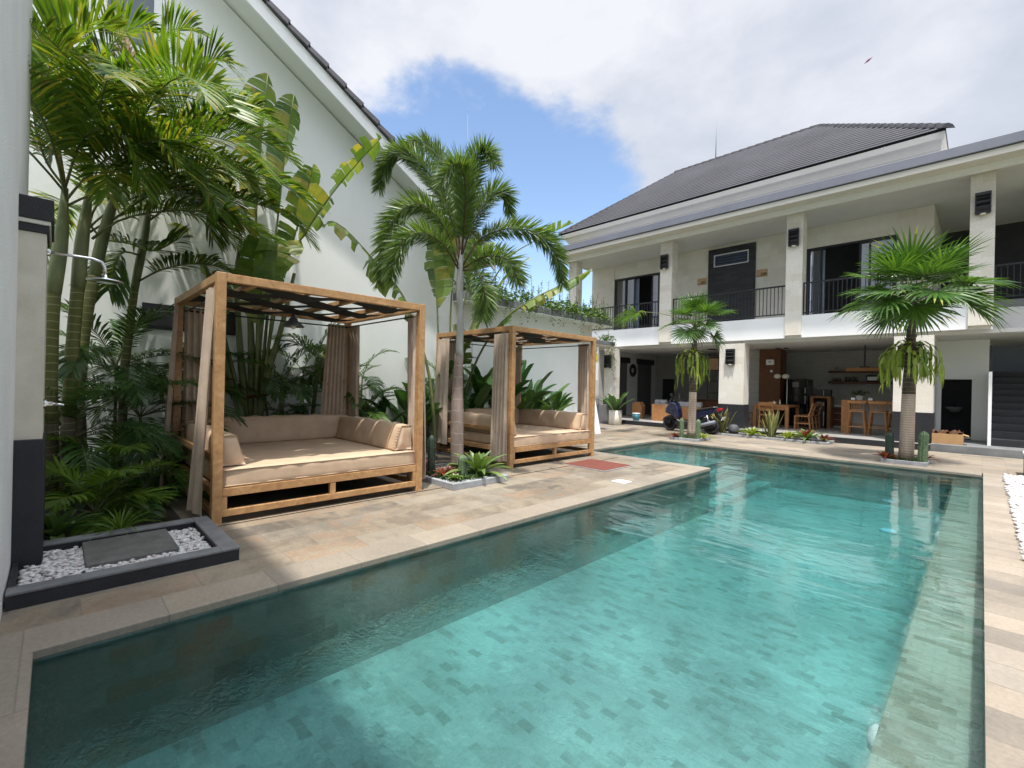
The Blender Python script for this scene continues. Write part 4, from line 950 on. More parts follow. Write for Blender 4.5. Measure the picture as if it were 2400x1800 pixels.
def cover(x0, x1, y0, y1, z, n, label, size=.05):
    m = MB()
    for i in range(n):
        x, y = U(x0, x1), U(y0, y1)
        for k in range(3): strap(m, (x, y, z), U(0, 6.28), U(.5, 1.3), size*U(.7, 1.4), size*.16, U(.3, 1.2), 4, U(.2, .9), .9)
    return tag(m.build('ground_cover', MT['grass']), label, 'ground cover', kind='stuff')
cover(-5.78, -4.95, 3.8, 4.6, .065, 420, 'low dark grassy ground cover round the foxtail palm', .07)
cover(-5.88, -5.25, 11.98, 12.68, .05, 260, 'low grass round the fan palm at the left pool corner', .08)
cover(-1.36, -.78, 11.93, 12.55, .05, 200, 'low grass round the fan palm at the right pool corner', .08)
tag(pebbles('pale_gravel', [pmat('pale_green_gravel', (.42, .45, .43), .8, .2, 20)], (-5.8, -4.88, 3.78, 4.62), 700, .012, .066, 'pale fine gravel along the rim of the foxtail palm planter', .5, lambda a, b: -5.6 < a < -5.0 and 3.92 < b < 4.4), None)

# ------------------------------------------------------------------ wall lamps, signs
def wall_lamp(x, y, z, label, group='louvred wall lamps on the columns'):
    t = thing('wall_lamp', label, 'wall lamp', (x, y, z), group); w, h = .125, .245
    m = MB(); m.box(x-w, x+w, y-.06, y-.001, z-h, z+h); m.box(x-w-.012, x+w+.012, y-.13, y-.061, z+h-.07, z+h); m.box(x-w-.012, x-w+.012, y-.12, y-.061, z-h, z+h-.071); m.box(x+w-.012, x+w+.012, y-.12, y-.061, z-h, z+h-.071)
    m.build('housing', MT['black'], t, bevel=.004)
    for k in range(3):
        m = MB(); m.obox((x, y-.092, z+.10-k*.12), (w-.014, 0, 0), (0, .03, -.022), (0, .005, .006)); m.build('louvre', MT['rail'], t)
    m = MB(); m.lathe([(.05, z-h-.03), (.055, z-h-.012), (.055, z-h+.0)], (x, y-.06, 0), 14); m.build('lens', MT['bulb'], t)
wall_lamp(-8.03, 15.47, 5.885, 'black louvred lamp on the balcony column left of the 201 sign')
wall_lamp(-3.96, 15.47, 5.90, 'black louvred lamp on the balcony column right of the 208 sign')
wall_lamp(-.055, 15.47, 5.885, 'black louvred lamp on the right balcony column above the large fan palm')
wall_lamp(-5.70, 15.5, 2.44, 'black lamp on the pillar beside the dining table')
wall_lamp(-1.20, 15.5, 2.44, 'black lamp on the pillar behind the hanging staghorn fern near the stairs')
wall_lamp(-10.17, 15.25, 2.36, 'black lamp on the cream pillar beside the lounge wall niches')
def number(x, z, txt, label):
    t = thing('room_sign', label, 'sign', (x, 17.19, z), 'room number signs beside the slate panel'); y = 17.197
    m = MB(); m.box(x-.17, x+.17, y-.025, y, z-.125, z+.125); m.build('board', MT['wood_pale'], t, bevel=.003)
    c = bpy.data.curves.new('number', 'FONT'); c.body = txt; c.size = .125; c.extrude = .004; c.align_x = 'CENTER'
    f = bpy.data.objects.new('number', c); COL.objects.link(f); f.parent = t; c.materials.append(MT['text'])
    bpy.context.view_layer.update(); me = bpy.data.meshes.new_from_object(f); bpy.data.objects.remove(f)
    f = bpy.data.objects.new('number', me); COL.objects.link(f); f.parent = t
    f.location = (.055, y-.031-17.19, -.075); f.rotation_euler = (R(90), 0, 0)
    m = MB(); m.box(x-.165, x+.165, y-.029, y-.0255, z-.098, z-.088); m.build('rule', MT['text'], t)
number(-5.36, 5.395, '208', 'small wooden 208 sign to the right of the slate panel')
number(-7.43, 5.395, '201', 'small wooden room sign partly behind the fan palm left of the slate panel')

# ------------------------------------------------------------------ kite, mast, post at the right edge
t = thing('kite', 'tiny pink kite high in the cloudy sky', 'kite', (-7.12, 48, 29.1)); m = MB()
c = Vector((-7.12, 48, 29.12)); m.add([tuple(c+Vector(q)) for q in ((-.30, 0, -.16), (.02, -.06, -.13), (.32, 0, .16), (.02, .05, .15), (.0, -.14, .02))], [(0,1,4), (1,2,4), (2,3,4), (3,0,4), (0,3,2,1)]); m.build('sail', MT['kite'], t)
tag((lambda m: (m.tube([(-16, 12.8, 0), (-16.0, 12.8, 9), (-16.15, 12.8, 13.25)], [.04, .026, .010], 6), m.build('lightning_mast', MT['grey_metal']))[1])(MB()), 'thin grey lightning mast rising behind the foxtail palm crown', 'mast')
t = thing('wooden_crate', 'light wooden crate with a white lid at the right edge of the terrace', 'crate', (.8, 12.2, 0))
box('body', MT['teak_in'], t, .535, 1.1, 11.95, 12.4, 0, .36, bevel=.006); box('lid', MT['whiteplastic'], t, .52, 1.12, 11.94, 12.41, .361, .40, bevel=.006)
VD = {'areca_stems':[[(-6.69,-0.02,0.53),(-6.7,-0.04,1.3),(-6.73,-0.03,2.18),(-6.72,0.02,2.8),(-6.69,0.04,3.33)],[(-6.85,0.1,0.5),(-6.83,0.12,1.53),(-6.83,0.16,2.45),(-6.83,0.19,2.96),(-6.85,0.24,3.49)],[(-7.19,0.18,0.57),(-7.22,0.22,1.78),(-7.21,0.3,2.53),(-7.19,0.4,3.19),(-7.12,0.54,3.79)],[(-7.54,0.61,1.3),(-7.51,0.64,1.83),(-7.52,0.7,2.56),(-7.52,0.78,3.15),(-7.52,0.84,3.77)],[(-7.5,0.23,0.68),(-7.55,0.17,1.8),(-7.54,0.18,2.56),(-7.48,0.24,3.22)]],'areca_fronds':[(2,1,[(-7.12,0.54,3.79),(-6.93,0.66,4.54),(-6.63,0.89,4.82),(-6.33,1.13,4.74),(-6.04,1.35,4.4)]),(1,0,[(-6.85,0.24,3.49),(-6.5,0.39,3.62),(-6.19,0.55,3.81),(-6.0,0.68,3.87),(-5.81,0.8,3.66),(-5.71,0.9,3.48)]),(2,0,[(-7.12,0.54,3.79),(-6.91,0.83,3.78),(-6.67,1.21,3.92),(-6.38,1.64,3.95),(-6.12,1.98,3.82),(-5.91,2.27,3.62)]),(2,0,[(-7.12,0.54,3.79),(-7.15,0.73,4.24),(-7.07,1.09,4.56),(-6.77,1.54,4.58),(-6.49,1.96,4.43),(-6.29,2.24,4.13)]),(0,1,[(-6.69,0.04,3.33),(-6.74,-0.07,3.92),(-6.71,-0.11,4.41),(-6.52,0.01,4.77),(-6.29,0.17,4.8)]),(0,1,[(-6.69,0.04,3.33),(-6.91,-0.03,4.09),(-6.98,0.04,4.84),(-6.87,0.22,5.21),(-6.78,0.38,5.18)]),(1,0,[(-6.85,0.24,3.49),(-7.2,0.25,4.42),(-7.2,0.38,5.18),(-7.11,0.62,5.56),(-7.01,0.79,5.52)]),(2,0,[(-7.12,0.54,3.79),(-7.44,0.71,4.72),(-7.56,0.88,5.61),(-7.49,1.09,6.02),(-7.29,1.29,5.92)]),(3,0,[(-7.52,0.84,3.77),(-7.55,1.03,4.51),(-7.48,1.24,5.3),(-7.39,1.48,5.78),(-7.24,1.63,5.61)]),(2,2,[(-7.12,0.54,3.79),(-7.3,0.57,4.65),(-7.47,0.53,5.39),(-7.72,0.43,5.94)]),(3,0,[(-7.52,0.84,3.77),(-7.47,1.11,4.4),(-7.28,1.45,4.85),(-7.03,1.84,5.04),(-6.74,2.14,4.81)]),(1,0,[(-6.83,0.26,2.88),(-6.77,0.46,3.11),(-6.65,0.73,3.25),(-6.43,1.1,3.32),(-6.11,1.49,3.22),(-5.83,1.78,3.03)]),(3,0,[(-7.56,0.81,3.38),(-7.33,1.1,3.68),(-7.03,1.42,3.8),(-6.71,1.73,3.7),(-6.32,2.13,3.49),(-6.16,2.29,3.22)]),(4,0,[(-7.48,0.24,3.22),(-7.39,0.48,3.77),(-7.12,0.89,4.04),(-6.87,1.29,3.83),(-6.64,1.53,3.35)]),(1,0,[(-6.85,0.24,3.49),(-6.73,0.15,3.87),(-6.54,0.27,4.3),(-6.26,0.49,4.45),(-6.04,0.64,4.25)]),(0,0,[(-6.69,0.04,3.33),(-6.69,-0.1,3.55),(-6.63,-0.18,3.84),(-6.67,-0.22,4.26)]),(3,0,[(-7.51,0.72,2.59),(-7.23,0.93,2.74),(-6.96,1.2,2.82),(-6.74,1.42,2.79),(-6.59,1.58,2.69)]),(3,0,[(-7.48,0.74,2.92),(-7.44,0.57,2.92),(-7.38,0.49,2.74),(-7.29,0.43,2.41)]),(1,0,[(-6.87,0.22,3.16),(-7.26,0.04,3.3),(-7.54,-0.1,3.14),(-7.6,-0.16,2.75)]),(4,0,[(-7.48,0.24,3.22),(-7.49,0.38,3.05),(-7.27,0.6,3.0),(-7.05,0.82,2.91),(-6.96,1.06,3.1)]),(2,0,[(-7.15,0.43,3.19),(-7.17,0.7,3.52),(-7.17,0.99,3.76),(-7.02,1.28,3.65),(-6.9,1.4,3.17)]),(0,0,[(-6.69,0.04,3.33),(-6.45,0.15,3.77),(-6.14,0.32,3.85),(-5.96,0.51,3.65),(-5.89,0.57,3.31)]),(2,0,[(-7.12,0.54,3.79),(-6.73,0.72,3.9),(-6.36,0.95,3.79),(-6.1,1.15,3.51),(-5.94,1.24,3.21)])],'fox_trunk':[(-5.58,4.38,0.01),(-5.6,4.37,0.48),(-5.6,4.36,1.0),(-5.6,4.36,1.52),(-5.59,4.37,1.81)],'fox_shaft':[(-5.59,4.37,1.8),(-5.59,4.37,2.29),(-5.6,4.36,2.81),(-5.6,4.36,3.17),(-5.59,4.37,3.43)],'fox_fronds':[[(-5.6,4.36,3.15),(-5.74,4.29,3.87),(-6.06,4.1,4.62),(-6.46,3.84,5.05),(-6.69,3.68,4.81),(-6.77,3.61,4.47)],[(-5.59,4.37,3.33),(-5.5,4.39,4.16),(-5.38,4.44,4.69),(-5.17,4.44,4.84),(-4.92,4.41,4.53)],[(-5.61,4.35,3.14),(-5.66,4.08,3.73),(-5.83,3.77,4.02),(-6.0,3.46,3.77),(-6.06,3.32,3.26),(-6.09,3.29,2.83)],[(-5.58,4.38,3.17),(-5.44,4.6,3.61),(-5.19,4.99,3.82),(-4.93,5.4,3.76),(-4.77,5.63,3.45),(-4.7,5.7,3.01)],[(-5.58,4.38,3.11),(-5.24,4.37,3.05),(-5.0,4.33,2.73),(-4.96,4.29,2.33)],[(-5.61,4.35,3.11),(-5.52,3.95,3.42),(-5.59,3.59,3.5),(-5.68,3.35,3.25),(-5.72,3.25,2.83)],[(-5.59,4.37,3.33),(-5.66,4.65,3.94),(-5.63,4.97,4.47),(-5.56,5.18,4.55),(-5.48,5.26,4.2)],[(-5.6,4.36,3.33),(-5.96,4.49,4.31),(-6.31,4.43,5.09),(-6.62,4.25,5.41),(-6.81,4.13,5.32)],[(-5.59,4.37,3.33),(-5.29,4.18,4.04),(-5.16,4.02,4.38),(-5.1,3.8,4.37),(-5.12,3.64,4.09)],[(-5.58,4.38,3.14),(-5.14,4.48,3.27),(-4.77,4.56,3.16),(-4.59,4.6,2.84)]],'ban1_pet':[[(-8.0,2.14,0.75),(-8.08,2.05,1.64),(-8.15,1.98,2.97),(-8.12,2.02,3.56)],[(-7.96,2.18,0.75),(-7.97,2.16,1.84),(-8.01,2.12,2.97),(-7.96,2.18,3.83)],[(-7.97,2.24,0.75),(-7.96,2.25,1.85),(-7.87,2.34,2.99),(-7.8,2.41,3.59)],[(-7.94,2.06,0.76),(-8.11,1.89,1.44),(-8.26,1.73,2.48),(-8.44,1.55,3.32),(-8.69,1.29,3.61)],[(-7.83,2.24,0.76),(-7.73,2.34,1.52),(-7.65,2.5,2.25),(-7.53,2.62,3.05)]],'ban1':[([(-7.91,2.23,0.75),(-7.92,2.22,2.64),(-7.96,2.18,3.83),(-7.92,2.22,5.1),(-7.81,2.26,6.11)],0.5,1),([(-7.94,2.27,0.75),(-7.85,2.36,2.65),(-7.76,2.45,4.13),(-7.7,2.52,5.13),(-7.57,2.57,5.82)],0.42,0),([(-7.81,2.19,0.76),(-7.8,2.2,2.23),(-7.69,2.24,3.01),(-7.45,2.34,3.5),(-7.32,2.25,2.64)],0.5,0),([(-8.0,2.28,0.74),(-7.81,2.47,2.67),(-7.6,2.69,3.88),(-7.49,2.8,4.49),(-7.34,2.8,4.75)],0.4,0),([(-7.86,2.28,0.75),(-7.7,2.44,2.91),(-7.43,2.71,3.64),(-7.15,3.0,4.27),(-6.86,3.3,4.8),(-6.61,3.55,5.19)],0.46,1),([(-7.94,2.06,0.76),(-8.19,1.8,2.22),(-8.44,1.55,3.26),(-8.55,1.3,3.58),(-8.65,1.05,3.45)],0.4,0),([(-6.55,4.61,0.65),(-6.64,4.51,1.66),(-6.85,4.16,2.8),(-7.05,3.89,3.21),(-7.26,3.6,3.62),(-7.51,3.28,4.0),(-7.64,3.08,3.94)],0.42,2)],'ban2':[([(-7.68,5.59,0.51),(-7.73,5.54,1.72),(-7.79,5.48,3.1),(-7.76,5.38,3.77),(-7.72,5.28,4.38)],0.55,0),([(-7.62,5.66,0.51),(-7.6,5.68,1.98),(-7.58,5.7,3.28),(-7.5,5.78,4.32),(-7.45,5.83,4.84)],0.5,0),([(-7.53,5.75,0.51),(-7.43,5.85,1.81),(-7.26,6.02,2.56),(-7.04,6.25,3.11),(-6.79,6.5,3.65),(-6.49,6.8,3.98)],0.3,2),([(-7.63,5.93,0.5),(-7.4,6.17,1.74),(-7.06,6.52,2.6),(-6.6,6.98,3.14),(-6.13,7.46,3.5),(-5.71,7.88,3.83)],0.36,2),([(-7.77,5.93,0.48),(-7.55,6.15,2.46),(-7.15,6.71,3.93),(-6.65,7.22,4.48),(-6.13,7.74,4.84)],0.34,1),([(-7.67,5.75,0.5),(-7.61,5.82,2.08),(-7.41,6.01,3.48),(-7.17,6.12,4.25),(-7.04,5.97,3.85)],0.5,0),([(-7.53,5.75,0.51),(-7.39,5.89,1.38),(-7.31,5.69,2.23),(-7.29,5.56,2.55)],0.35,0)]}
# ------------------------------------------------------------------ vegetation
def gnd(pts, z=.03):
    a = pts[0]; return [(a[0], a[1], z)]+list(pts)
def plen(pts): return sum((Vector(b)-Vector(a)).length for a, b in zip(pts, pts[1:]))
# areca palms behind the shower
base = [((-6.69, -.02), 'areca palm with a pale ringed stem, its crown close against the white wall'), ((-6.85, .10), 'areca palm with a yellow green ringed stem right of the shower pillar'),
        ((-7.1, .25), 'areca palm whose leaning stem carries the bright lime fronds'), ((-7.6, 1.0), 'slim dark stemmed areca palm standing nearest the first daybed'), ((-7.2, .1), 'dark areca palm stem standing behind the yellow green one')]
areca = []
for i, (st, (b, lab)) in enumerate(zip(VD['areca_stems'], base)):
    t = thing('areca_palm', lab, 'palm', (st[0][0], st[0][1], 0), 'areca palms beside the shower'); areca.append(t)
    pts, _ = path(gnd(st), 16); r0 = (.064, .061, .058, .046, .05)[i]
    k = 11; m = MB(); m.tube(pts[:5], [r0*1.12, r0*1.05, r0, r0, r0], 12); m.tube(pts[4:k], [r0*(1-.015*j) for j in range(k-4)], 12, 1)
    m.build('trunk', [MT['areca_low'], MT['areca_stem']], t)
    m = MB(); m.tube(pts[k-1:], [r0*.95, r0*1.02, r0*.98, r0*.85, r0*.62, r0*.4], 12); m.build('crownshaft', MT['crownshaft'], t)
for s, kind, pts in VD['areca_fronds']:
    m = MB(); L = plen(pts); nl = int(24+L*17)
    if kind == 1: pinnate(m, pts, 0, 0, 0, 0, int(nl*1.35), .62, .031, .2, .75, .35, .10, rib=.015, tint=(.25, 1.0), endf=.5)
    elif kind == 2: pinnate(m, pts, 0, 0, 0, 0, 30, .35, .03, .3, .3, .9, .1, rib=.012, tint=(.3, 1.1), dry=.6)
    else: pinnate(m, pts, 0, 0, 0, 0, int(nl*1.35), .54, .027, .2, .35, .45, .30, rib=.014, tint=(.05, .85), endf=.45, dry=.08)
    m.build('frond', [MT['brown_dry'] if kind == 2 else MT['palm_sunlit' if kind == 1 else 'palm'], MT['petiole_y' if kind else 'petiole']], areca[s])
for s, st in enumerate(VD['areca_stems']):       # the many lesser fronds that thicken the crowns
    for k in range(4):
        m = MB(); c = Vector(st[-1])+Vector((0, 0, -.05-.05*k)); az = R(-75+k*55+s*17)+U(-.2, .2)
        pinnate(m, tuple(c), az, U(.75, 1.25), U(1.7, 2.3), U(1.7, 2.3), 66, .5, .024, .22, .32, .45, .22, rib=.013, tint=(.15, .95), dry=.05 if k < 3 else .3)
        m.build('frond', [MT['palm'], MT['petiole']], areca[s])
def fan_fronds(t, c, n, L, ll, lw, e0, e1, droop, mat, nl=26, az0=0, azr=6.28, v=.3, hang=.3, dry=0, tint=(.1, .8), sweep=.55, rib=.008, pw=1.4, seg=3):
    for i in range(n):
        u = i/max(1, n-1); m = MB()
        pinnate(m, c, az0+(i*2.399 % 6.283)/6.283*azr+U(-.2, .2), e0+(e1-e0)*u+U(-.12, .12), L*U(.8, 1.12), droop*U(.75, 1.25), nl, ll, lw, .2, v, sweep, hang, rib=rib, tint=tint, dry=dry, pw=pw, seg=seg)
        m.build('frond', [MT[mat], MT['petiole']], t)
def youngpalm(loc, h, n, L, ll, lw, label, mat='shadeleaf', nl=24, stems=1, group='small palms in the planting bed', **k):
    t = thing('small_palm', label, 'small palm', (loc[0], loc[1], 0), group)
    for s in range(stems):
        a = U(0, 6.28); dx, dy = (.0, .0) if stems == 1 else (.16*math.cos(a), .16*math.sin(a)); hh = h*(1 if stems == 1 else U(.55, 1.05))
        m = MB(); c = (loc[0]+dx*1.6, loc[1]+dy*1.6, hh); m.tube([(loc[0]+dx*.5, loc[1]+dy*.5, 0), (loc[0]+dx, loc[1]+dy, hh*.5), c], [.022, .018, .014], 7); m.build('stem', MT['areca_stem'], t)
        fan_fronds(t, c, max(4, n//stems), L, ll, lw*.66, .1, 1.25, 1.3, mat, int(nl*1.35), **k)
    return t
youngpalm((-6.6, .42), .25, 11, .95, .34, .034, 'bright feathery young palm at the foot of the areca stems by the tray', 'palm', 26, tint=(.2, .75))
youngpalm((-5.75, .28), .12, 9, .75, .30, .034, 'low arching feather palm right behind the shower tray corner', 'palm', 22, tint=(.25, .8))
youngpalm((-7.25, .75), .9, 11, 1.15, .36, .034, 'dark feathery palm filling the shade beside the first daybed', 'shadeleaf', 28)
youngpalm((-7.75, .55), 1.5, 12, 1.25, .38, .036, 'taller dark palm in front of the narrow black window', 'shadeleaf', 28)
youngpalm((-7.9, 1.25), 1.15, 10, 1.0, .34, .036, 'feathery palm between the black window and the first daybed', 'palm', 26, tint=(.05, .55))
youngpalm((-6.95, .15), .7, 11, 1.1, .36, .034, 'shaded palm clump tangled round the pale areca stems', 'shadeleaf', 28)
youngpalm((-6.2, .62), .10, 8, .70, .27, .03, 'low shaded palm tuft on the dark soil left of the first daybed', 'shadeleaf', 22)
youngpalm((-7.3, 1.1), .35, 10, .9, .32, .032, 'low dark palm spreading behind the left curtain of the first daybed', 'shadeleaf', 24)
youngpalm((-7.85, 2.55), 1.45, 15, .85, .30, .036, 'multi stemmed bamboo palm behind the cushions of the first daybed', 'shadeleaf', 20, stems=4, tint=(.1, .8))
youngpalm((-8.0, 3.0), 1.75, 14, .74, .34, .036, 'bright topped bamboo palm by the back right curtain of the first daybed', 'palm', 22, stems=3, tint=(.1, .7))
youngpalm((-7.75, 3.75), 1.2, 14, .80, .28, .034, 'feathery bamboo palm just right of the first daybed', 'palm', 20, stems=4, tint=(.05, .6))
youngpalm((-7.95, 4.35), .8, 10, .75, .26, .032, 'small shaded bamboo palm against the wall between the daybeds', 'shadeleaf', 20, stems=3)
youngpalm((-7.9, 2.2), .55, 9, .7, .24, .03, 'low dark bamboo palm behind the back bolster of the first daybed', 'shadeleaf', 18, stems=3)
youngpalm((-8.0, 5.9), 1.35, 10, .9, .30, .034, 'feathery palm seen through the left side of the second daybed', 'palm', 22, tint=(.05, .5))
youngpalm((-8.05, 8.3), .75, 12, .75, .26, .034, 'fern like palm low behind the right end of the second daybed', 'palm', 20, tint=(.1, .7))
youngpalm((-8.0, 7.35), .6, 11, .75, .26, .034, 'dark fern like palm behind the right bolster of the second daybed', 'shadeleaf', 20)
youngpalm((-7.95, 9.9), .10, 9, .5, .20, .03, 'low leafy palm tuft on the deck beside the leaning white boards', 'palm', 16, tint=(.2, .7))

def big_leaf_plant(label, loc, leaves, petioles, group):
    t = thing('banana_plant', label, 'banana plant', loc, group)
    for pts, W, kind in leaves:
        W *= 1.65 if loc[1] < 4 else 1.3; m = MB(); P, T = path(gnd(pts), 24)
        L = plen(gnd(pts)); lb = min(L*.62, W*(2.7 if loc[1] < 4 else 2.1)) if kind != 2 else min(L*.66, 2.4)
        blade(m, gnd(pts), 0, 0, L-lb, lb, W, torn=(.25, .75, 1.25)[0 if kind == 0 else kind], fold=.5 if kind != 2 else -.1, n=30, tint=(.15, .95), hang=.22 if kind != 2 else .55, pr=.028, dry=.0 if kind == 0 else .12)
        m.build('leaf', [MT['banana'], MT['petiole']], t)
    for pts in petioles:
        m = MB(); P, T = path(gnd(pts), 10); m.tube(P, [.075-.0055*i for i in range(10)], 8); m.build('leaf_stalk', MT['petiole'], t)
    return t
bp = big_leaf_plant('banana like plant with tall torn leaves and a fan of stalks behind the first daybed', (-7.9, 2.2, 0), VD['ban1'], VD['ban1_pet'], 'banana like plants along the gable wall')
m = MB()
for a in ((-7.7, 1.95, 1.12), (-7.72, 1.97, 1.09)): m.tube([a, (-7.60, 2.35, 1.17+a[2]*.02-.02), (-7.58, 2.85, 1.20)], [.016, .014, .010], 6)
tag(m.build('tie_stick', MT['dark_wood']), 'pair of thin brown sticks tied across the banana stalks behind the first daybed', 'stick')
big_leaf_plant('banana like plant with long drooping torn leaves rising between the two daybeds', (-7.75, 5.6, 0), VD['ban2'], [], 'banana like plants along the gable wall')

def broad(loc, n, L, W, label, h=.5, mat='canna', e=(.75, 1.4), group='broad leaved plants behind the second daybed'):
    t = thing('broad_leaved_plant', label, 'broad leaved plant', (*loc, 0), group)
    for i in range(n):
        m = MB(); a = i*2.399+U(-.3, .3); blade(m, (loc[0]+.05*math.cos(a), loc[1]+.05*math.sin(a), .02), a, U(*e), h*U(.6, 1.3), L*U(.8, 1.15), W*U(.85, 1.1), U(.35, .9), 0, .45, 10, tint=(.1, .85), hang=.12, pr=.011)
        m.build('leaf', [MT[mat], MT['petiole']], t)
ER = (.95, 1.5)
broad((-7.85, 5.05), 17, .66, .27, 'dark glossy broad leaved plant left of the second daybed', .85, e=ER)
broad((-8.0, 5.55), 17, .70, .29, 'broad leaved plant filling the second daybed opening beside the left curtain', 1.0, e=ER)
broad((-8.0, 6.45), 17, .66, .28, 'broad leaved plant behind the middle of the second daybed', .9, e=ER)
broad((-8.0, 7.15), 19, .76, .31, 'tall upright broad leaved plant behind the second daybed bolster', 1.2, e=ER)
broad((-8.0, 7.85), 19, .74, .32, 'broad dark leaved plant behind the right post of the second daybed', 1.1, e=ER)
broad((-8.0, 8.6), 17, .68, .29, 'broad leaved plant between the second daybed and the white boards', .95, e=ER)
broad((-8.0, 9.3), 14, .6, .26, 'broad leaved plant just left of the white leaning boards', .7, e=ER)
broad((-7.6, 4.1), 13, .46, .19, 'glossy broad leaved plant on the dark bed just right of the first daybed', .5)
broad((-7.9, 3.5), 9, .45, .18, 'broad leaved plant low behind the right curtain of the first daybed', .5)
youngpalm((-8.1, 4.0), 1.6, 14, .85, .28, .034, 'taller bamboo palm on the wall side between the two daybeds', 'shadeleaf', 20, stems=3, tint=(.2, .9))
# foxtail palm
t = thing('foxtail_palm', 'single foxtail palm with smooth ringed trunk and bushy fronds between the daybeds', 'palm', (-5.58, 4.38, 0))
pts, _ = path([(-5.58, 4.38, .0)]+VD['fox_trunk'], 18); m = MB(); m.tube(pts, [.112, .101, .098, .098, .099, .10, .10, .10, .099, .097, .094, .09, .085, .08, .075, .07, .066, .064], 18); m.build('trunk', MT['fox_trunk'], t)
pts, _ = path(VD['fox_shaft'], 14); m = MB(); m.tube(pts, [.064, .058, .056, .055, .053, .051, .05, .05, .052, .054, .052, .04, .03, .016], 14); m.build('crownshaft', MT['fox_shaft'], t)
for pts in VD['fox_fronds']:
    m = MB(); L = plen(pts); nl = int(L*44)
    for rep in range(5): pinnate(m, pts, 0, 0, 0, 0, nl, .34, .0155, .16, 0, .45, .13, plume=True, rib=.016 if rep == 0 else .003, tint=(.08, .85), endf=.55, seg=2)
    m.build('frond', [MT['foxtail'], MT['dark_wood']], t)
# fan palms at the far end of the pool
def fanpalm(loc, h, r, R_, n, label, mat='fanpalm', lp=.75, extra=()):
    t = thing('fan_palm', label, 'palm', (*loc, 0), 'fan palms at the far end of the pool'); x, y = loc
    lean = .05; P = [(x+lean*u, y, .0+h*u) for u in [i/12 for i in range(13)]]
    m = MB(); m.tube(P[:6], [r*1.12, r*1.06, r*1.02, r, r*.98, r*.96], 16); m.build('lower_trunk', MT['fan_low'], t)
    m = MB(); m.tube(P[5:], [r*.95, r*.92, r*.80, r*.72, r*.68, r*.64, r*.62, r*.5], 14)
    for i in range(46):                 # old leaf bases
        u = U(.42, .99); a = i*2.399; q = Vector((x+lean*u+r*.66*math.cos(a), y+r*.66*math.sin(a), h*u)); d = Vector((math.cos(a), math.sin(a), U(.6, 1.6))).normalized(); s = Vector((-math.sin(a), math.cos(a), 0))*.045
        m.add([tuple(q-s), tuple(q+s), tuple(q+d*U(.06, .14)+s*.3), tuple(q+d*.08-s*.3)], [(0, 1, 2, 3)], .5, 0)
    m.build('upper_trunk', MT['fan_up'], t)
    c = (x+lean, y, h)
    for i in range(n):
        m = MB(); u = i/(n-1); a = i*2.399+U(-.25, .25); e = 1.45-1.5*u+U(-.1, .1)
        fanleaf(m, (c[0]+.05*math.cos(a), c[1]+.05*math.sin(a), c[2]-.12*u), a, e, lp*U(.75, 1.1), R_*U(.85, 1.08), 30, 4.4, .22+.38*u, .08+.26*u, tint=(.1, .72), tilt=.12+.30*u, dryc=.03 if u < .75 else .14)
        m.build('fan_leaf', [MT[mat], MT['petiole']], t)
    for a, e, l, rr in extra:
        m = MB(); fanleaf(m, c, a, e, l, rr, 28, 3.6, .5, .5, tint=(.2, .8), tilt=.5, dryc=.3); m.build('fan_leaf', [MT[mat], MT['petiole']], t)
    return t
fanpalm((-5.52, 12.3), 3.12, .10, .56, 17, 'slimmer fan palm with a hanging staghorn fern at the left corner of the pool', lp=.48, extra=((R(188), .45, 1.75, .85),))
fanpalm((-1.06, 12.22), 3.30, .115, .80, 24, 'stout fan palm with a wide crown near the right corner of the pool', lp=.68)
def staghorn(loc, r, n, L, label, spread=6.28, a0=0):
    t = thing('staghorn_fern', label, 'fern', loc, 'staghorn ferns hanging on the fan palm trunks'); m = MB()
    def fork(p, az, e, L, W, lev, tint):
        P, T = curve(p, az, e, L, 2.3 if lev == 0 else .5, 6, .6); vs = []
        for i, (q, tg) in enumerate(zip(P, T)):
            sd, up_ = frame(tg)
            if abs(tg.z) > .9: sd = Vector((-math.sin(az), math.cos(az), 0))
            w_ = W*((.55+.45*i/5) if lev < 2 else (.9-.85*(i/5)**1.5)); vs += [tuple(q-sd*w_/2), tuple(q+sd*w_/2)]
        for i in range(5): m.add(vs[2*i:2*i+4], [(0, 1, 3, 2)], tint, 0, True)
        if lev < 2:
            e2 = math.asin(max(-1, min(1, T[-1].z)))
            for s in (-1, 1): fork(tuple(P[-1]), az+s*U(.3, .7), min(e2, -1.0)+U(-.15, .25), L*U(.42, .62), W*.72, lev+1, tint+U(-.1, .25))
    for i in range(n):
        a = a0+spread*(i+.5)/n+U(-.25, .25); fork((loc[0]+r*math.cos(a), loc[1]+r*math.sin(a), loc[2]+U(-.12, .12)), a, U(.2, .9), L*U(.36, .70), .062*U(.8, 1.3), 0, U(.15, .75))
    m.build('fronds', MT['stag'], t)
    m = MB()
    for i in range(10):
        a = a0+spread*i/10; q = Vector((loc[0]+r*.9*math.cos(a), loc[1]+r*.9*math.sin(a), loc[2]+U(-.2, .1))); leafclump(m, q, (.06, .06, .06), 4, .13)
    m.build('shield_fronds', MT['brown_dry'], t)
staghorn((-5.5, 12.3, 2.28), .10, 24, 1.0, 'lime green staghorn fern hanging round the slimmer fan palm trunk')
staghorn((-1.02, 12.2, 2.28), .12, 46, .92, 'thick yellow green staghorn fern hanging round the stout fan palm trunk')
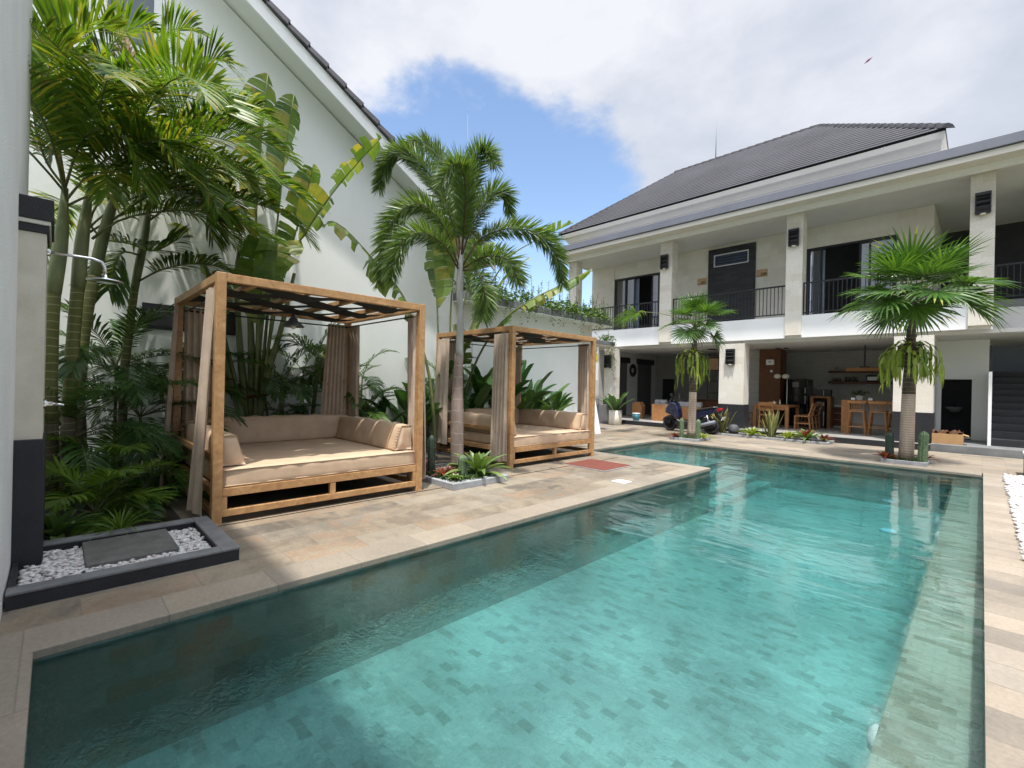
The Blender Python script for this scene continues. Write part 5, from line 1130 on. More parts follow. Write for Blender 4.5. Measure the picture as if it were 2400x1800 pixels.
# bromeliads, cacti and succulents
G1 = 'bromeliads in the planters'
rosette('bromeliad', MT['brom'], (-5.16, 4.42, .07), 24, .66, .10, 'big green bromeliad with wide leaves in the foxtail palm planter', group=G1, e0=.25, droop=.9, tip=.75)
rosette('bromeliad', MT['brom_red'], (-5.78, 3.88, .07), 20, .34, .06, 'dark maroon bromeliad at the back left of the foxtail palm planter', group=G1)
rosette('bromeliad', MT['brom_red'], (-5.32, 3.95, .07), 18, .27, .05, 'red hearted bromeliad at the front of the foxtail palm planter', group=G1, tint=(.3, 1.0), tip=1.0)
rosette('succulent', MT['brom'], (-5.05, 3.92, .07), 26, .14, .045, 'small pale green succulent at the front corner of the foxtail palm planter', 'succulent', e0=.5, tip=.9)
cactus('column_cactus', MT['cactus_dark'], (-5.62, 3.92, .06), .58, .048, 'dark slim column cactus left of the foxtail palm trunk', 6)
cactus('column_cactus', MT['cactus'], (-5.14, 4.12, .06), .33, .060, 'pale ribbed column cactus in front of the foxtail palm trunk', 8)
cactus('column_cactus', MT['cactus'], (-5.66, 12.02, .05), .54, .05, 'ribbed cactus left of the slimmer fan palm trunk', 9)
cactus('column_cactus', MT['cactus'], (-5.24, 12.08, .05), .54, .055, 'ribbed cactus right of the slimmer fan palm trunk', 9)
cactus('column_cactus', MT['cactus_dark'], (-1.31, 12.1, .05), .55, .065, 'dark cactus left of the stout fan palm trunk', 8)
cactus('column_cactus', MT['cactus'], (-.80, 12.02, .05), .62, .07, 'tall pale cactus right of the stout fan palm trunk', 9, .03)
rosette('bromeliad', MT['brom_red'], (-5.82, 12.0, .06), 18, .26, .05, 'red bromeliad at the left of the slimmer fan palm planter', group=G1, tint=(.3, 1.0), tip=1.0)
rosette('bromeliad', MT['brom_lime'], (-5.20, 12.35, .06), 18, .30, .045, 'yellow green bromeliad at the right of the slimmer fan palm planter', group=G1)
rosette('bromeliad', MT['brom_red'], (-1.36, 11.98, .06), 18, .28, .055, 'red bromeliad at the left of the stout fan palm planter', group=G1, tint=(.3, 1.05), tip=1.0)
rosette('bromeliad', MT['brom_red'], (-.78, 12.42, .06), 14, .24, .05, 'dark red bromeliad behind the pale cactus of the stout fan palm', group=G1)
rosette('bromeliad', MT['brom_lime'], (-4.70, 14.5, .05), 24, .48, .065, 'lime green bromeliad left of the middle snake plant on the terrace strip', group=G1, tint=(.1, .7))
rosette('bromeliad', MT['brom_lime'], (-3.78, 14.6, .05), 20, .42, .06, 'lime green bromeliad right of the middle snake plant on the terrace strip', group=G1, tint=(.2, .8))
rosette('bromeliad', MT['brom'], (-3.35, 14.62, .05), 22, .62, .10, 'large dark hearted bromeliad near the end of the terrace strip', group=G1, mat2=MT['brom_red'], e0=.3, tip=.8)
rosette('bromeliad', MT['brom_red'], (-2.98, 14.75, .05), 18, .36, .06, 'brownish red bromeliad at the very end of the terrace strip', group=G1)
rosette('bromeliad', MT['brom_red'], (-5.75, 14.85, .05), 12, .16, .04, 'tiny red bromeliad at the foot of the left snake plant', group=G1)
rosette('bromeliad', MT['brom_red'], (-7.75, 2.35, .05), 20, .55, .07, 'dark red cordyline behind the back bolster of the first daybed', 'cordyline', e0=.6)
rosette('bromeliad', MT['brom_red'], (-7.7, 3.35, .05), 18, .5, .07, 'dark red cordyline behind the right bolster of the first daybed', 'cordyline', e0=.6)
rosette('bromeliad', MT['brom'], (-5.35, .02, .05), 18, .42, .085, 'green bromeliad tucked against the black base of the shower pillar', group=G1, tint=(.05, .5))
rosette('grass_tuft', MT['palm'], (-5.2, .42, .05), 40, .42, .014, 'tuft of thin arching grass behind the shower tray', 'grass tuft', e0=.3, droop=1.5)
rosette('grass_tuft', MT['trail'], (-6.25, 14.95, .05), 26, .30, .05, 'small leafy plant at the foot of the pillar base by the scooter', 'small plant', e0=.4)
sworded('snake_plant', MT['snake'], (-5.66, 14.75, .05), 26, .80, .062, 'left snake plant with yellow edged leaves beside the grey boulder', .16, 'snake plants on the terrace strip')
sworded('snake_plant', MT['snake'], (-4.25, 14.7, .05), 24, .80, .062, 'middle snake plant with yellow edged leaves in front of the dining table', .15, 'snake plants on the terrace strip')
sworded('snake_plant', MT['snake'], (-6.12, 15.3, .05), 12, .75, .055, 'snake plant behind the rear wheel of the blue scooter', .08, 'snake plants on the terrace strip')
m = MB(); m.lathe([(.0, 0), (.13, .02), (.155, .10), (.14, .21), (.08, .27), (.0, .285)], (-5.28, 14.68, .05), 16); tag(m.build('boulder', MT['stone_dark']), 'rounded dark grey boulder between the snake plants', 'boulder')
m = MB(); m.lathe([(.0, 0), (.12, .01), (.15, .06), (.10, .13), (.0, .16)], (-6.0, 14.7, .05), 12); tag(m.build('boulder', MT['stone_dark']), 'low dark boulder near the rear wheel of the scooter', 'boulder')
m = MB(); m.lathe([(.0, 0), (.10, .01), (.12, .07), (.07, .13), (.0, .15)], (-3.12, 14.5, .05), 12); tag(m.build('boulder', MT['grey_conc']), 'small grey stone at the kerb by the brownish red bromeliad', 'boulder')
# trailing plants along the outbuilding roof
for i, (y, n, lab) in enumerate(((6.75, 260, 'thin twiggy trailing plant at the left end of the roof planter'), (7.55, 330, 'leafy trailing plant on the roof planter behind the foxtail crown'), (8.45, 300, 'sparse trailing plant in the middle of the roof planter'), (9.35, 420, 'bushy trailing plant spilling over the roof planter edge'), (10.2, 420, 'thick trailing plant near the right end of the roof planter'), (11.05, 420, 'leafy trailing plant at the right end of the roof planter'), (11.75, 300, 'trailing plant hanging off the roof planter corner'))):
    t = thing('trailing_plant', lab, 'trailing plant', (-8.2, y, 3.4), 'trailing plants on the outbuilding roof'); m = MB()
    leafclump(m, (-8.28, y, 3.56), (.28, .5, .20), n, .115, (.1, .9)); leafclump(m, (-8.0, y, 3.44), (.10, .42, .10), n//3, .10, (.2, 1.0))
    for k in range(9):
        yy = y+U(-.45, .45); q = Vector((-8.2, yy, 3.5)); dd = Vector((U(-.1, .2), U(-.3, .3), 1)); h = U(.3, .75)*(1.3 if i == 0 else 1)
        for j in range(9):
            leafclump(m, q+dd*h*j/9, (.02, .02, .02), 3, .06, (.2, .9))
        m.bar(q, q+dd*h, .006, mi=1)
    for k in range(5 if i < 4 else 7):
        yy = y+U(-.45, .45); L = U(.12, .55) if k else U(.5, 1.1)
        for j in range(int(L*26)): leafclump(m, (-7.96+U(-.02, .02), yy+.04*math.sin(j*.5), 3.40-j*.038), (.025, .03, .02), 2, .065, (.2, .95))
    m.build('foliage', [MT['trail'], MT['dark_wood']], t)
t = thing('trailing_plant', 'long vine hanging from the lower porch roof in front of the cream pillar', 'trailing plant', (-9.85, 15.0, 3.08), 'trailing plants on the outbuilding roof'); m = MB()
leafclump(m, (-10.05, 14.9, 3.2), (.35, .3, .16), 220, .11)
for yy, L in ((15.1, 1.5), (15.0, .7), (14.9, 1.05)):
    for j in range(int(L*24)): leafclump(m, (-9.80+.05*math.sin(j*.4), yy, 3.08-j*.042), (.035, .035, .02), 2, .075, (.1, .9))
m.build('foliage', MT['trail'], t)
# tree showing over the boundary wall at the top left
t = thing('tree', 'dark leafy tree just showing above the fronds at the top left corner', 'tree', (-10.5, -.6, 0)); m = MB(); m.tube([(-10.5, -.6, 0), (-10.5, -.6, 4), (-10.4, -.4, 7)], [.2, .16, .1], 8); m.build('trunk', MT['dark_wood'], t)
# ------------------------------------------------------------------ dining terrace, kitchen and lounge
FZ = .15; TI = MT['teak_in']
def M1(name, mat, parent, fn, bevel=0, **k):
    m = MB(); fn(m); return m.build(name, mat, parent, bevel, **k)
# dining table and chairs
t = thing('dining_table', 'chunky honey wood dining table beside the cream pillar', 'table', (-4.85, 17.3, FZ)); tx0, tx1, ty0, ty1 = -5.45, -4.38, 16.85, 18.15
box('tabletop', TI, t, tx0, tx1, ty0, ty1, FZ+.69, FZ+.76, bevel=.006)
for x in (tx0, tx1-.10):
    for y in (ty0, ty1-.10): box('leg', TI, t, x, x+.10, y, y+.10, FZ, FZ+.689, bevel=.004)
box('apron', TI, t, tx0+.02, tx1-.02, ty0+.02, ty0+.05, FZ+.60, FZ+.689)
def chair(loc, rz, label):
    t = thing('dining_chair', label, 'chair', loc, 'honey wood dining chairs', rz); w, d = .22, .21
    M1('seat', TI, t, lambda m: m.box(-w, w, -d, d, .42, .455), .006, local=True)
    for sx in (-1, 1):
        M1('leg', TI, t, lambda m: m.bar((sx*(w-.02), d-.02, 0), (sx*(w-.02), d-.02, .42), .04), .003, local=True)
        M1('leg', TI, t, lambda m: (m.bar((sx*(w-.02), -d-.03, 0), (sx*(w-.02), -d+.02, .45), .04), m.bar((sx*(w-.02), -d+.02, .44), (sx*(w-.02), -d-.09, .86), .035)), .003, local=True)
    M1('backrest', TI, t, lambda m: (m.obox((0, -d-.075, .80), (w-.03, 0, 0), (0, .012, 0), (0, -.012, .055))), .004, local=True)
    M1('back_rail', TI, t, lambda m: m.obox((0, -d-.03, .60), (w-.03, 0, 0), (0, .010, 0), (0, -.004, .02)), .003, local=True)
    M1('stretcher', TI, t, lambda m: (m.box(-w+.03, w-.03, -.012, .012, .20, .235), m.box(-w+.01, -w+.035, -d, d, .19, .225), m.box(w-.035, w-.01, -d, d, .19, .225)), 0, local=True)
    return t
c0 = chair((-4.88, 16.55, FZ), 0, 'wooden dining chair with its back to the pool at the near end of the table')
for loc, rz, lab in (((-4.02, 17.12, FZ), R(90), 'wooden dining chair at the right of the table nearest the pool'), ((-4.02, 17.55, FZ), R(90), 'wooden dining chair in the middle of the right side of the table'), ((-4.02, 17.95, FZ), R(90), 'wooden dining chair at the far right of the table by the refrigerator'),
                     ((-5.72, 17.2, FZ), R(-90), 'wooden dining chair on the left side of the table behind the pillar')):
    copy_thing(c0, loc, rz, lab)
for x, y, r_, h, lab in ((-4.86, 17.05, .045, .13, 'small round cream condiment jar on the dining table'), (-4.70, 17.10, .028, .17, 'slim pale bottle on the dining table beside the round jar')):
    tag(M1('bottle', MT['bulb'], None, lambda m: m.lathe([(.0, 0), (r_, .004), (r_, h*.55), (r_*.4, h*.75), (r_*.4, h), (.0, h)], (x, y, FZ+.762), 12)), lab, 'bottle')
tag(M1('tissue_box', MT['wood_pale'], None, lambda m: m.box(-5.08, -4.84, 17.2, 17.34, FZ+.762, FZ+.85), .004), 'small pale wooden tissue box on the dining table', 'box')
# bar counter and stools
t = thing('bar_counter', 'thick honey wood bar counter with a waterfall end in the kitchen', 'counter', (-2.2, 17.4, FZ))
box('countertop', TI, t, -3.0, -1.65, 17.0, 17.75, FZ+.93, FZ+1.0, bevel=.006); box('end_panel', TI, t, -3.0, -2.80, 17.0, 17.75, FZ, FZ+.929, bevel=.006)
box('front_panel', pmat('pale_bar_panel', (.42, .42, .41), .7, .06, 3), t, -2.79, -1.66, 17.42, 17.47, FZ, FZ+.925)
def stool(loc, label):
    t = thing('bar_stool', label, 'bar stool', loc, 'slat backed bar stools at the counter'); w = .19
    M1('seat', TI, t, lambda m: m.box(-w, w, -w, w, .66, .705), .01, local=True)
    M1('cushion', MT['seatgrey'], t, lambda m: m.box(-w+.01, w-.01, -w+.03, w-.01, .706, .735), .008, local=True)
    for sx in (-1, 1):
        for sy in (-1, 1): M1('leg', TI, t, lambda m: m.bar((sx*(w+.03), sy*(w+.03), 0), (sx*(w-.03), sy*(w-.03), .66), .036), .003, local=True)
    def slats(m):
        for i in range(7):
            x = -w+.03+(2*w-.06)*i/6; m.bar((x, -w+.01, .70), (x*1.08, -w-.04, .92), .016)
    M1('back_slats', TI, t, slats, local=True)
    M1('top_rail', TI, t, lambda m: m.obox((0, -w-.05, .945), (w+.02, 0, 0), (0, .014, 0), (0, -.006, .035)), .006, local=True)
    M1('foot_rail', TI, t, lambda m: (m.box(-w-.01, w+.01, -w-.03, -w-.008, .22, .25), m.box(-w-.01, w+.01, w+.008, w+.03, .28, .31), m.box(-w-.03, -w-.008, -w, w, .28, .31), m.box(w+.008, w+.03, -w, w, .28, .31)), local=True)
    return t
s0 = stool((-2.56, 16.78, FZ), 'slat backed wooden bar stool at the left end of the counter')
copy_thing(s0, (-2.07, 16.82, FZ), 0, 'slat backed wooden bar stool in the middle, beside the staghorn fern'); copy_thing(s0, (-1.66, 16.85, FZ), 0, 'slat backed wooden bar stool half hidden behind the stout fan palm trunk')
for x, lab in ((-2.72, 'small white napkin holder at the left end of the bar counter'), (-2.30, 'small white napkin holder between the two left bar stools')): tag(M1('napkin_holder', MT['whiteplastic'], None, lambda m: m.box(x-.05, x+.05, 17.02, 17.10, FZ+1.002, FZ+1.07), .004), lab, 'napkin holder')
t = thing('potted_plant', 'leafy plant in a white square pot on the bar counter', 'potted plant', (-2.62, 17.5, FZ+1.0))
M1('pot', MT['whiteplastic'], t, lambda m: m.hexa([(-2.69,17.43,1.152),(-2.55,17.43,1.152),(-2.55,17.57,1.152),(-2.69,17.57,1.152),(-2.71,17.41,1.29),(-2.53,17.41,1.29),(-2.53,17.59,1.29),(-2.71,17.59,1.29)]), .004)
m = MB(); leafclump(m, (-2.62, 17.5, 1.36), (.24, .18, .08), 90, .10); m.build('foliage', MT['shadeleaf'], t)
# kitchen wall
t = thing('refrigerator', 'tall black refrigerator beside the brown wooden column', 'refrigerator', (-4.55, 18.9, FZ)); bl = pmat('black_glass_door', (.010, .010, .013), .12, .2, 4)
box('cabinet', bl, t, -4.95, -4.25, 18.62, 19.3, FZ, 1.80, bevel=.01); box('door', bl, t, -4.94, -4.26, 18.585, 18.617, FZ+.05, 1.26, bevel=.006); box('door', bl, t, -4.94, -4.26, 18.585, 18.617, 1.27, 1.79, bevel=.006)
for z0, z1 in ((.95, 1.22), (1.31, 1.5)): box('handle', MT['steel'], t, -4.33, -4.31, 18.555, 18.58, z0, z1)
box('note', pmat('pale_note', (.20, .205, .22), .6, .1, 30), t, -4.72, -4.52, 18.575, 18.584, 1.52, 1.70)
t = thing('wooden_shelf_unit', 'open honey wood cabinet housing the water dispenser', 'cabinet', (-3.87, 18.9, FZ))
box('top', TI, t, -4.18, -3.58, 18.60, 19.1, 1.16, 1.22, bevel=.004); box('side', TI, t, -4.18, -4.08, 18.60, 19.1, FZ, 1.159, bevel=.004); box('side', TI, t, -3.68, -3.58, 18.60, 19.1, FZ, 1.159, bevel=.004); box('back', MT['dark_wood'], t, -4.079, -3.681, 19.06, 19.1, FZ, 1.159)
t = thing('water_dispenser', 'black and steel water dispenser standing in the wooden cabinet', 'water dispenser', (-3.88, 18.8, FZ))
box('body', MT['black'], t, -4.02, -3.75, 18.65, 18.98, FZ, 1.06, bevel=.01); box('display', MT['steel'], t, -3.99, -3.78, 18.636, 18.649, .90, 1.01, bevel=.003); box('trim', MT['steel'], t, -3.80, -3.765, 18.636, 18.649, .2, .70, bevel=.003)
M1('tap', MT['steel'], t, lambda m: m.lathe([(.02, 0), (.02, .04), (.0, .045)], (-3.9, 18.60, .80), 10, axis='y'))
t = thing('microwave', 'black microwave oven on top of the wooden cabinet', 'microwave', (-3.87, 18.8, 1.22)); box('body', MT['black'], t, -4.10, -3.62, 18.65, 19.02, 1.221, 1.46, bevel=.008); box('handle', MT['steel'], t, -3.80, -3.785, 18.62, 18.645, 1.25, 1.43)
t = thing('kitchen_cabinet', 'low white kitchen unit with three wooden drawers beside the bar', 'cabinet', (-3.3, 19.4, FZ)); box('body', MT['white'], t, -3.76, -2.7, 19.22, 19.9, FZ, .93, bevel=.006)
for k in range(3): box('drawer', MT['wood_red'], t, -3.62, -3.12, 19.195, 19.218, .22+k*.22, .42+k*.22, bevel=.004)
for z, lab in ((2.12, 'upper dark red wooden wall shelf on the kitchen wall'), (1.74, 'lower dark red wooden wall shelf carrying glasses')):
    tag(M1('wall_shelf', MT['wood_red'], None, lambda m: m.box(-3.93, -2.15, 19.95, 20.29, z-.05, z+.02), .005), lab, 'shelf')
for i in range(7):
    x = -3.80+i*.10+(.08 if i > 2 else 0); h = (.10, .13, .10, .15, .14, .15, .14)[i]
    tag(M1('drinking_glass', MT['glass'], None, lambda m: m.lathe([(.0, .002), (.03, .002), (.038, h), (.034, h), (.028, .008)], (x, 20.1, 1.762), 10)), 'clear drinking glass standing in the row on the lower kitchen shelf', 'glass', 'glasses on the kitchen shelf')
t = thing('toaster_oven', 'small black framed toaster oven on the lower kitchen shelf', 'toaster', (-2.65, 20.1, 1.76)); box('body', MT['black'], t, -2.85, -2.45, 19.97, 20.2, 1.761, 1.98, bevel=.03); box('window', MT['steel'], t, -2.80, -2.52, 19.955, 19.968, 1.80, 1.93, bevel=.02)
t = thing('potted_plant', 'tiny green plant at the left end of the upper kitchen shelf', 'potted plant', (-3.75, 20.1, 2.14)); M1('pot', MT['pot'], t, lambda m: m.lathe([(.0, 0), (.035, 0), (.045, .06), (.0, .055)], (-3.75, 20.1, 2.142), 10))
m = MB(); leafclump(m, (-3.75, 20.1, 2.25), (.08, .06, .05), 26, .06, (.6, 1.0)); m.build('foliage', MT['brom'], t)
t = thing('hanging_beam_lamp', 'long wooden beam lamp hung on a black rod over the bar', 'lamp', (-2.65, 18.0, 2.1)); box('beam', MT['teak_in'], t, -3.07, -2.15, 17.93, 18.07, 2.05, 2.16, bevel=.01); box('rod', MT['black'], t, -2.61, -2.57, 17.98, 18.02, 2.205, 2.859); box('mount', MT['black'], t, -2.72, -2.46, 17.96, 18.04, 2.161, 2.204)
def globe(x, y, z, label, top=True):
    t = thing('globe_lamp', label, 'lamp', (x, y, z), 'white globe lamps by the dining table')
    M1('globe', MT['bulb'], t, lambda m: m.lathe([(.0, -.085), (.06, -.078), (.105, -.045), (.115, 0), (.10, .045), (.05, .078), (.0, .085)], (x, y, z), 18))
    M1('cord', MT['rail'], t, lambda m: (m.tube([(x, y, z+.085), (x, y, 2.84)], .004, 5), m.lathe([(.08, 2.835), (.08, 2.859)], (x, y, 0), 12))); return t
globe(-5.03, 17.95, 1.88, 'white globe lamp left of the pale pole above the dining table'); globe(-4.78, 17.97, 1.88, 'white globe lamp right above the pale pole by the refrigerator')
tag(M1('pole', MT['whiteplastic'], None, lambda m: (m.tube([(-4.79, 18.2, FZ), (-4.79, 18.2, 1.78)], .014, 8), m.lathe([(.10, FZ), (.10, FZ+.02), (.02, FZ+.03)], (-4.79, 18.2, 0), 14))), 'thin pale standing pole between the dining table and the refrigerator', 'pole')
t = thing('meter_box', 'white electric meter box high on the brown wooden column', 'meter box', (-5.33, 18.17, 2.38)); box('casing', MT['whiteplastic'], t, -5.45, -5.20, 18.10, 18.195, 2.29, 2.48, bevel=.006); box('display', MT['grey_metal'], t, -5.36, -5.29, 18.09, 18.099, 2.38, 2.42)
tag(box('light_switch', MT['whiteplastic'], None, -5.335, -5.255, 18.18, 18.197, 2.03, 2.11, bevel=.003), 'small white light switch below the meter box on the brown column', 'switch')
tag(M1('ceiling_fan_light', MT['black'], None, lambda m: m.lathe([(.16, 2.83), (.17, 2.845), (.10, 2.859)], (-7.0, 17.2, 0), 18)), 'flat dark ceiling lamp over the lounge', 'lamp')
# lounge
t = thing('wall_clock', 'round black rimmed wall clock between the two dark wall niches', 'clock', (-10.88, 18.22, 2.1))
M1('rim', MT['black'], t, lambda m: m.lathe([(.27, 0), (.29, .02), (.27, .04), (.215, .04), (.215, .01)], (-10.895, 18.22, 2.13), 30, axis='x'))
M1('face', MT['pot'], t, lambda m: m.lathe([(.214, .008), (.0, .012)], (-10.895, 18.22, 2.13), 30, axis='x'))
def hands(m):
    for i in range(12):
        a = i*math.pi/6; c, s = math.cos(a), math.sin(a); m.obox((-10.875, 18.22+.17*s, 2.13+.17*c), (.003, 0, 0), (0, .012*c, -.012*s), (0, .035*s, .035*c))
    m.obox((-10.872, 18.22, 2.19), (.003, 0, 0), (0, .009, 0), (0, 0, .07)); m.obox((-10.871, 18.27, 2.11), (.003, 0, 0), (0, .05, -.02), (0, .004, .009))
M1('hands', MT['black'], t, hands)
def sofa(t, x0, x1, y0, y1, arm):
    box('base', TI, t, x0, x1, y0, y1, FZ, FZ+.25, bevel=.006)
    for a in arm: box('arm', TI, t, *a, FZ+.251, FZ+.62, bevel=.005)
t = thing('lounge_sofa', 'honey wood sofa with grey cushions behind the blue scooter', 'sofa', (-8.2, 16.4, FZ))
sofa(t, -8.75, -8.05, 16.05, 17.7, ((-8.75, -8.05, 16.05, 16.12),))
box('seat_cushion', MT['seatgrey'], t, -8.72, -8.06, 16.13, 17.68, FZ+.251, FZ+.40, bevel=.03); box('back_cushion', MT['seatgrey'], t, -8.74, -8.52, 16.2, 16.9, FZ+.41, FZ+.78, bevel=.05); box('back_cushion', MT['seatgrey'], t, -8.5, -8.28, 16.16, 16.4, FZ+.41, FZ+.76, bevel=.05)
t = thing('lounge_armchair', 'honey wood armchair with a grey headrest right of the scooter handlebar', 'armchair', (-7.2, 16.6, FZ))
box('back', TI, t, -8.0, -7.05, 16.5, 16.58, FZ+.1, FZ+.56, bevel=.01); box('seat', TI, t, -8.0, -7.05, 16.585, 17.2, FZ, FZ+.3, bevel=.01); box('headrest', MT['seatgrey'], t, -7.98, -7.07, 16.5, 16.66, FZ+.561, FZ+.74, bevel=.03)
t = thing('wooden_box', 'tall honey wood box with a sloping roof like top on the lounge edge', 'box', (-9.75, 16.8, FZ))
M1('body', TI, t, lambda m: m.prism([(-9.93, FZ), (-9.50, FZ), (-9.50, .64), (-9.60, .80), (-9.76, .80), (-9.93, .74)], 16.62, 16.9), .006)
M1('handle', MT['black'], t, lambda m: m.tube([(-9.74, 16.76, .80), (-9.74, 16.76, .86), (-9.66, 16.76, .86), (-9.66, 16.76, .80)], .012, 6))
t = thing('display_shelf', 'black metal rack with a wooden door left of the middle pillar', 'shelf', (-7.4, 18.5, FZ))
for x in (-7.62, -7.20): box('upright', MT['black'], t, x, x+.025, 18.3, 18.325, FZ, 2.62)
for z in (.78, 1.22, 1.68, 2.1, 2.595): box('shelf_board', MT['dark_wood'], t, -7.594, -7.201, 18.3, 18.55, z, z+.025)
box('door', MT['wood_pale'], t, -7.59, -7.205, 18.302, 18.32, 2.14, 2.58, bevel=.004)
t = thing('slatted_counter', 'dark slatted wooden counter behind the scooter seat', 'counter', (-7.0, 17.6, FZ)); box('body', MT['dark_wood'], t, -7.75, -6.4, 17.55, 17.9, FZ, .96)
m = MB()
for i in range(22): m.box(-7.74+i*.061, -7.70+i*.061, 17.52, 17.549, FZ+.02, .93)
m.build('slats', MT['wood_red'], t); box('top', MT['dark_wood'], t, -7.78, -6.37, 17.5, 17.93, .961, 1.0, bevel=.004)
tag(M1('pot_cabinet', MT['grey_conc'], None, lambda m: (m.box(-10.42, -9.86, 14.82, 15.1, 0, .70)), .01), 'low plain grey block behind the cream plant pot', 'block')
t = thing('potted_fern', "bird's nest fern in a tall cream cylinder pot at the deck edge", 'potted plant', (-9.42, 14.62, 0))
M1('pot', MT['pot'], t, lambda m: m.lathe([(.0, 0), (.215, 0), (.235, .02), (.235, .53), (.21, .53), (.20, .46), (.0, .46)], (-9.42, 14.62, 0), 28))
for i in range(16):
    m = MB(); a = i*2.399; blade(m, (-9.42+.04*math.cos(a), 14.62+.04*math.sin(a), .46), a, U(.75, 1.35), .06, U(.65, .95), .17, U(.4, 1.0), 0, .3, 10, tint=(.2, .95), hang=.1, pr=.008); m.build('leaf', [MT['canna'], MT['petiole']], t)
t = thing('bucket', 'teal plastic bucket beside the cream plant pot on the lounge step', 'bucket', (-9.0, 15.45, FZ)); M1('pail', MT['bucket'], t, lambda m: m.lathe([(.0, 0), (.11, 0), (.145, .25), (.135, .25), (.105, .02)], (-9.05, 15.45, FZ+.002), 18))
M1('lid', MT['whiteplastic'], t, lambda m: m.lathe([(.15, .255), (.15, .275), (.0, .285)], (-9.05, 15.45, FZ), 18))
m = MB(); m.hexa([(-8.0,11.35,0),(-7.96,11.35,0),(-7.96,11.6,0),(-8.0,11.6,0),(-8.24,11.38,.98),(-8.2,11.38,.98),(-8.2,11.62,1.0),(-8.24,11.62,1.0)]); t = thing('leaning_boards', 'white boards leaning in an A shape beside the outbuilding column', 'board', (-8.1, 11.5, 0)); m.build('board', MT['whiteplastic'], t)
m = MB(); m.hexa([(-8.42,11.36,0),(-8.38,11.36,0),(-8.38,11.6,0),(-8.42,11.6,0),(-8.25,11.37,.60),(-8.21,11.37,.60),(-8.21,11.6,.62),(-8.25,11.6,.62)]); m.build('board', MT['whiteplastic'], t)
t = thing('hanging_banner', 'narrow white and yellow banner hanging beside the cream lounge pillar', 'banner', (-10.2, 14.2, 2))
box('sheet', MT['whiteplastic'], t, -9.95, -9.83, 14.05, 14.06, 1.62, 2.83); box('panel', pmat('yellow_print', (.62, .50, .05), .5, .2, 40), t, -9.948, -9.832, 14.04, 14.049, 2.30, 2.58)
# right side: carton, washbasin
t = thing('carton_box', 'open cardboard box of brown cloth on the grey platform by the stairs', 'box', (-.58, 15.6, .18)); m = MB()
for a in ((-.86, -.30, 15.42, 15.43), (-.86, -.30, 15.74, 15.75), (-.86, -.85, 15.43, 15.74), (-.31, -.30, 15.43, 15.74)): m.box(*a, .181, .43)
m.build('walls', MT['carton'], t); m = MB(); m.obox((-.27, 15.58, .41), (.06, 0, -.02), (0, .15, 0), (.002, 0, .006)); m.build('flap', MT['carton'], t)
m = MB(); vs = []
for i in range(9):
    for j in range(6): vs.append((-.85+.54*i/8, 15.435+.30*j/5, .43+.07*math.sin(i*1.9+j)+.06*math.sin(j*2.3)*(0 < j < 5)))
m.add(vs, [(i*6+j, (i+1)*6+j, (i+1)*6+j+1, i*6+j+1) for i in range(8) for j in range(5)], .5, 0, True); m.build('cloth', MT['dark_wood'], t)
t = thing('washbasin', 'pale washbasin inside the dark washroom doorway', 'washbasin', (-.55, 18.3, .9)); M1('bowl', MT['grey_conc'], t, lambda m: m.lathe([(.0, .86), (.10, .87), (.19, .99), (.20, 1.03), (.17, 1.03), (.09, .93), (.0, .91)], (-.55, 18.25, 0), 20)); M1('tap', MT['steel'], t, lambda m: m.tube([(-.55, 18.45, 1.03), (-.55, 18.45, 1.16), (-.55, 18.34, 1.17)], .012, 6))
# ------------------------------------------------------------------ scooter
S = thing('scooter', 'dark blue and black scooter parked behind the slimmer fan palm', 'scooter', (-6.48, 14.3, 0)); BL, BK = MT['blue_paint'], MT['scooter_black']
X0, X1, SY = -7.14, -5.80, 14.32
def wheel(x, r):
    w_ = M1('wheel', MT['steel'], S, lambda m: (m.lathe([(r*.16, -.05), (r*.16, .05)], (x, SY, r), 12, axis='y'), m.lathe([(r*.60, -.045), (r*.66, -.045), (r*.66, .045), (r*.60, .045), (r*.60, -.045)], (x, SY, r), 24, axis='y'), [m.bar((x+r*.1*math.cos(a), SY, r+r*.1*math.sin(a)), (x+r*.62*math.cos(a), SY, r+r*.62*math.sin(a)), .03, .025) for a in [k*1.2566 for k in range(5)]]))
    M1('tyre', MT['rubber'], w_, lambda m: m.lathe([(r*.64, -.05), (r*.80, -.062), (r*.95, -.045), (r, 0), (r*.95, .045), (r*.80, .062), (r*.64, .05)], (x, SY, r), 28, axis='y'))
wheel(X0, .235); wheel(X1, .245)
def PR(nm, mat, poly, hw, bev=.02, par=S): return M1(nm, mat, par, lambda m: m.prism(poly, SY-hw, SY+hw), bev, seg=3)
PR('front_mudguard', BL, [(-7.40, .30), (-7.34, .42), (-7.2, .50), (-7.02, .50), (-6.92, .42), (-6.98, .40), (-7.1, .455), (-7.22, .44), (-7.32, .37)], .075)
M1('fork', BK, S, lambda m: (m.bar((X0, SY-.085, .235), (-6.98, SY-.07, .66), .045), m.bar((X0, SY+.085, .235), (-6.98, SY+.07, .66), .045)))
PR('front_fairing', BL, [(-7.26, .60), (-7.20, .80), (-7.08, .94), (-6.92, .93), (-6.82, .72), (-6.78, .45), (-6.86, .40), (-7.02, .50)], .17, .05)
PR('windscreen', pmat('smoked_screen', (.02, .022, .026), .12, .1, 5), [(-7.20, .86), (-7.03, 1.12), (-7.01, 1.12), (-7.10, .90)], .13, .01)
M1('headlight', MT['glass'], S, lambda m: m.hexa([(-7.26, SY-.15, .70), (-7.2, SY-.155, .70), (-7.2, SY+.155, .70), (-7.26, SY+.15, .70), (-7.215, SY-.13, .80), (-7.15, SY-.13, .80), (-7.15, SY+.13, .80), (-7.215, SY+.13, .80)]), .01)
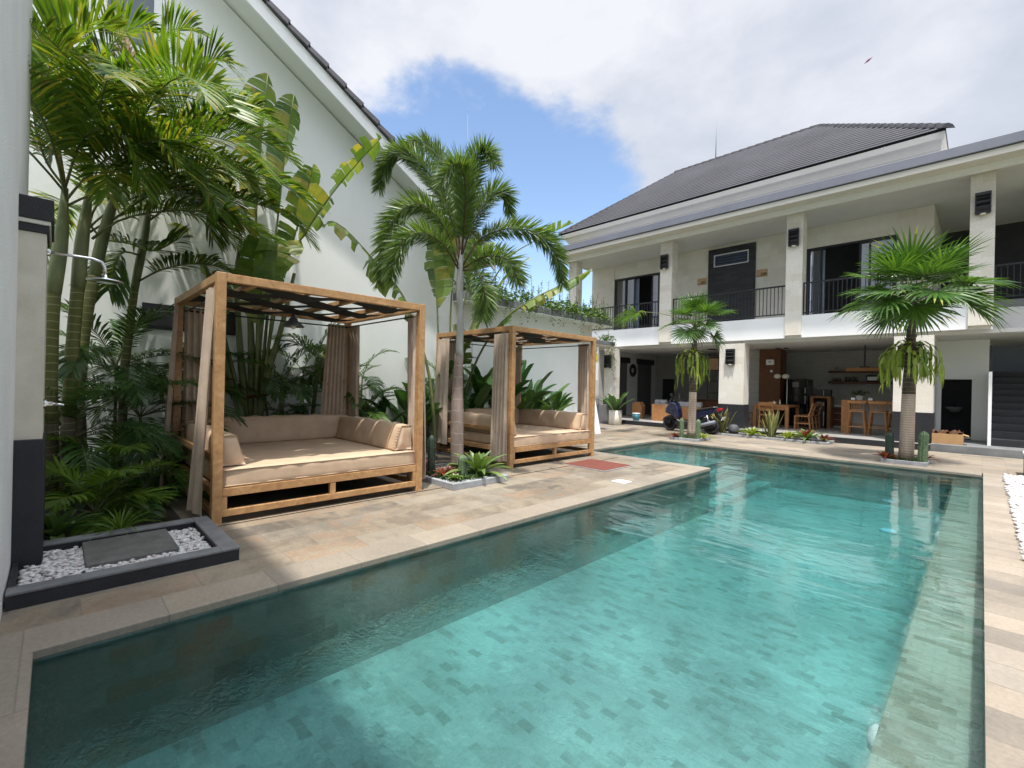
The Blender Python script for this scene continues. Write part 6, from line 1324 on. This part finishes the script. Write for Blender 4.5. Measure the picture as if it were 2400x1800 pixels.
M1('handlebar', BK, S, lambda m: (m.tube([(-6.86, SY-.34, .98), (-6.93, SY-.2, 1.0), (-6.96, SY, .97), (-6.93, SY+.2, 1.0), (-6.86, SY+.34, .98)], [.02, .017, .024, .017, .02], 8), m.box(-7.0, -6.9, SY-.08, SY+.08, .94, 1.02)))
for s in (-1, 1): M1('mirror', BK, S, lambda m: (m.tube([(-6.93, SY+s*.2, 1.0), (-6.97, SY+s*.26, 1.14)], .007, 6), m.obox((-6.975, SY+s*.29, 1.18), (.012, 0, 0), (0, .07, 0), (0, 0, .04))), .01)
PR('floorboard', BK, [(-6.92, .24), (-6.86, .42), (-6.74, .36), (-6.46, .35), (-6.34, .46), (-6.2, .30), (-6.2, .20), (-6.8, .20)], .16, .03)
PR('body', BL, [(-6.46, .42), (-6.36, .66), (-6.0, .72), (-5.72, .79), (-5.58, .80), (-5.62, .72), (-5.9, .56), (-6.2, .42)], .135, .04)
PR('engine', BK, [(-6.35, .22), (-6.3, .42), (-5.95, .50), (-5.72, .36), (-5.74, .18), (-6.0, .16)], .11, .03)
PR('seat', BK, [(-6.50, .64), (-6.42, .76), (-6.2, .755), (-6.02, .80), (-5.70, .86), (-5.62, .82), (-6.0, .715), (-6.36, .655)], .145, .035)
M1('exhaust', MT['grey_metal'], S, lambda m: m.tube([(-6.2, SY-.16, .24), (-5.98, SY-.18, .28), (-5.62, SY-.19, .40)], [.035, .062, .055], 10))
PR('tail_light', MT['red_lens'], [(-5.64, .70), (-5.68, .76), (-5.52, .82), (-5.50, .76)], .10, .01)
PR('tail_bracket', BK, [(-5.70, .58), (-5.62, .66), (-5.50, .52), (-5.44, .40), (-5.48, .39)], .05, .01)
M1('number_plate', MT['whiteplastic'], S, lambda m: m.obox((-5.455, SY, .50), (.008, 0, 0), (0, .10, 0), (.028, 0, .055)), .002)
M1('stand', BK, S, lambda m: m.bar((-6.3, SY-.08, .22), (-6.24, SY-.26, .0), .025))
for s in (-1, 1): M1('shock', MT['steel'], S, lambda m: m.tube([(-5.82, SY+s*.12, .27), (-5.9, SY+s*.12, .58)], .022, 8))
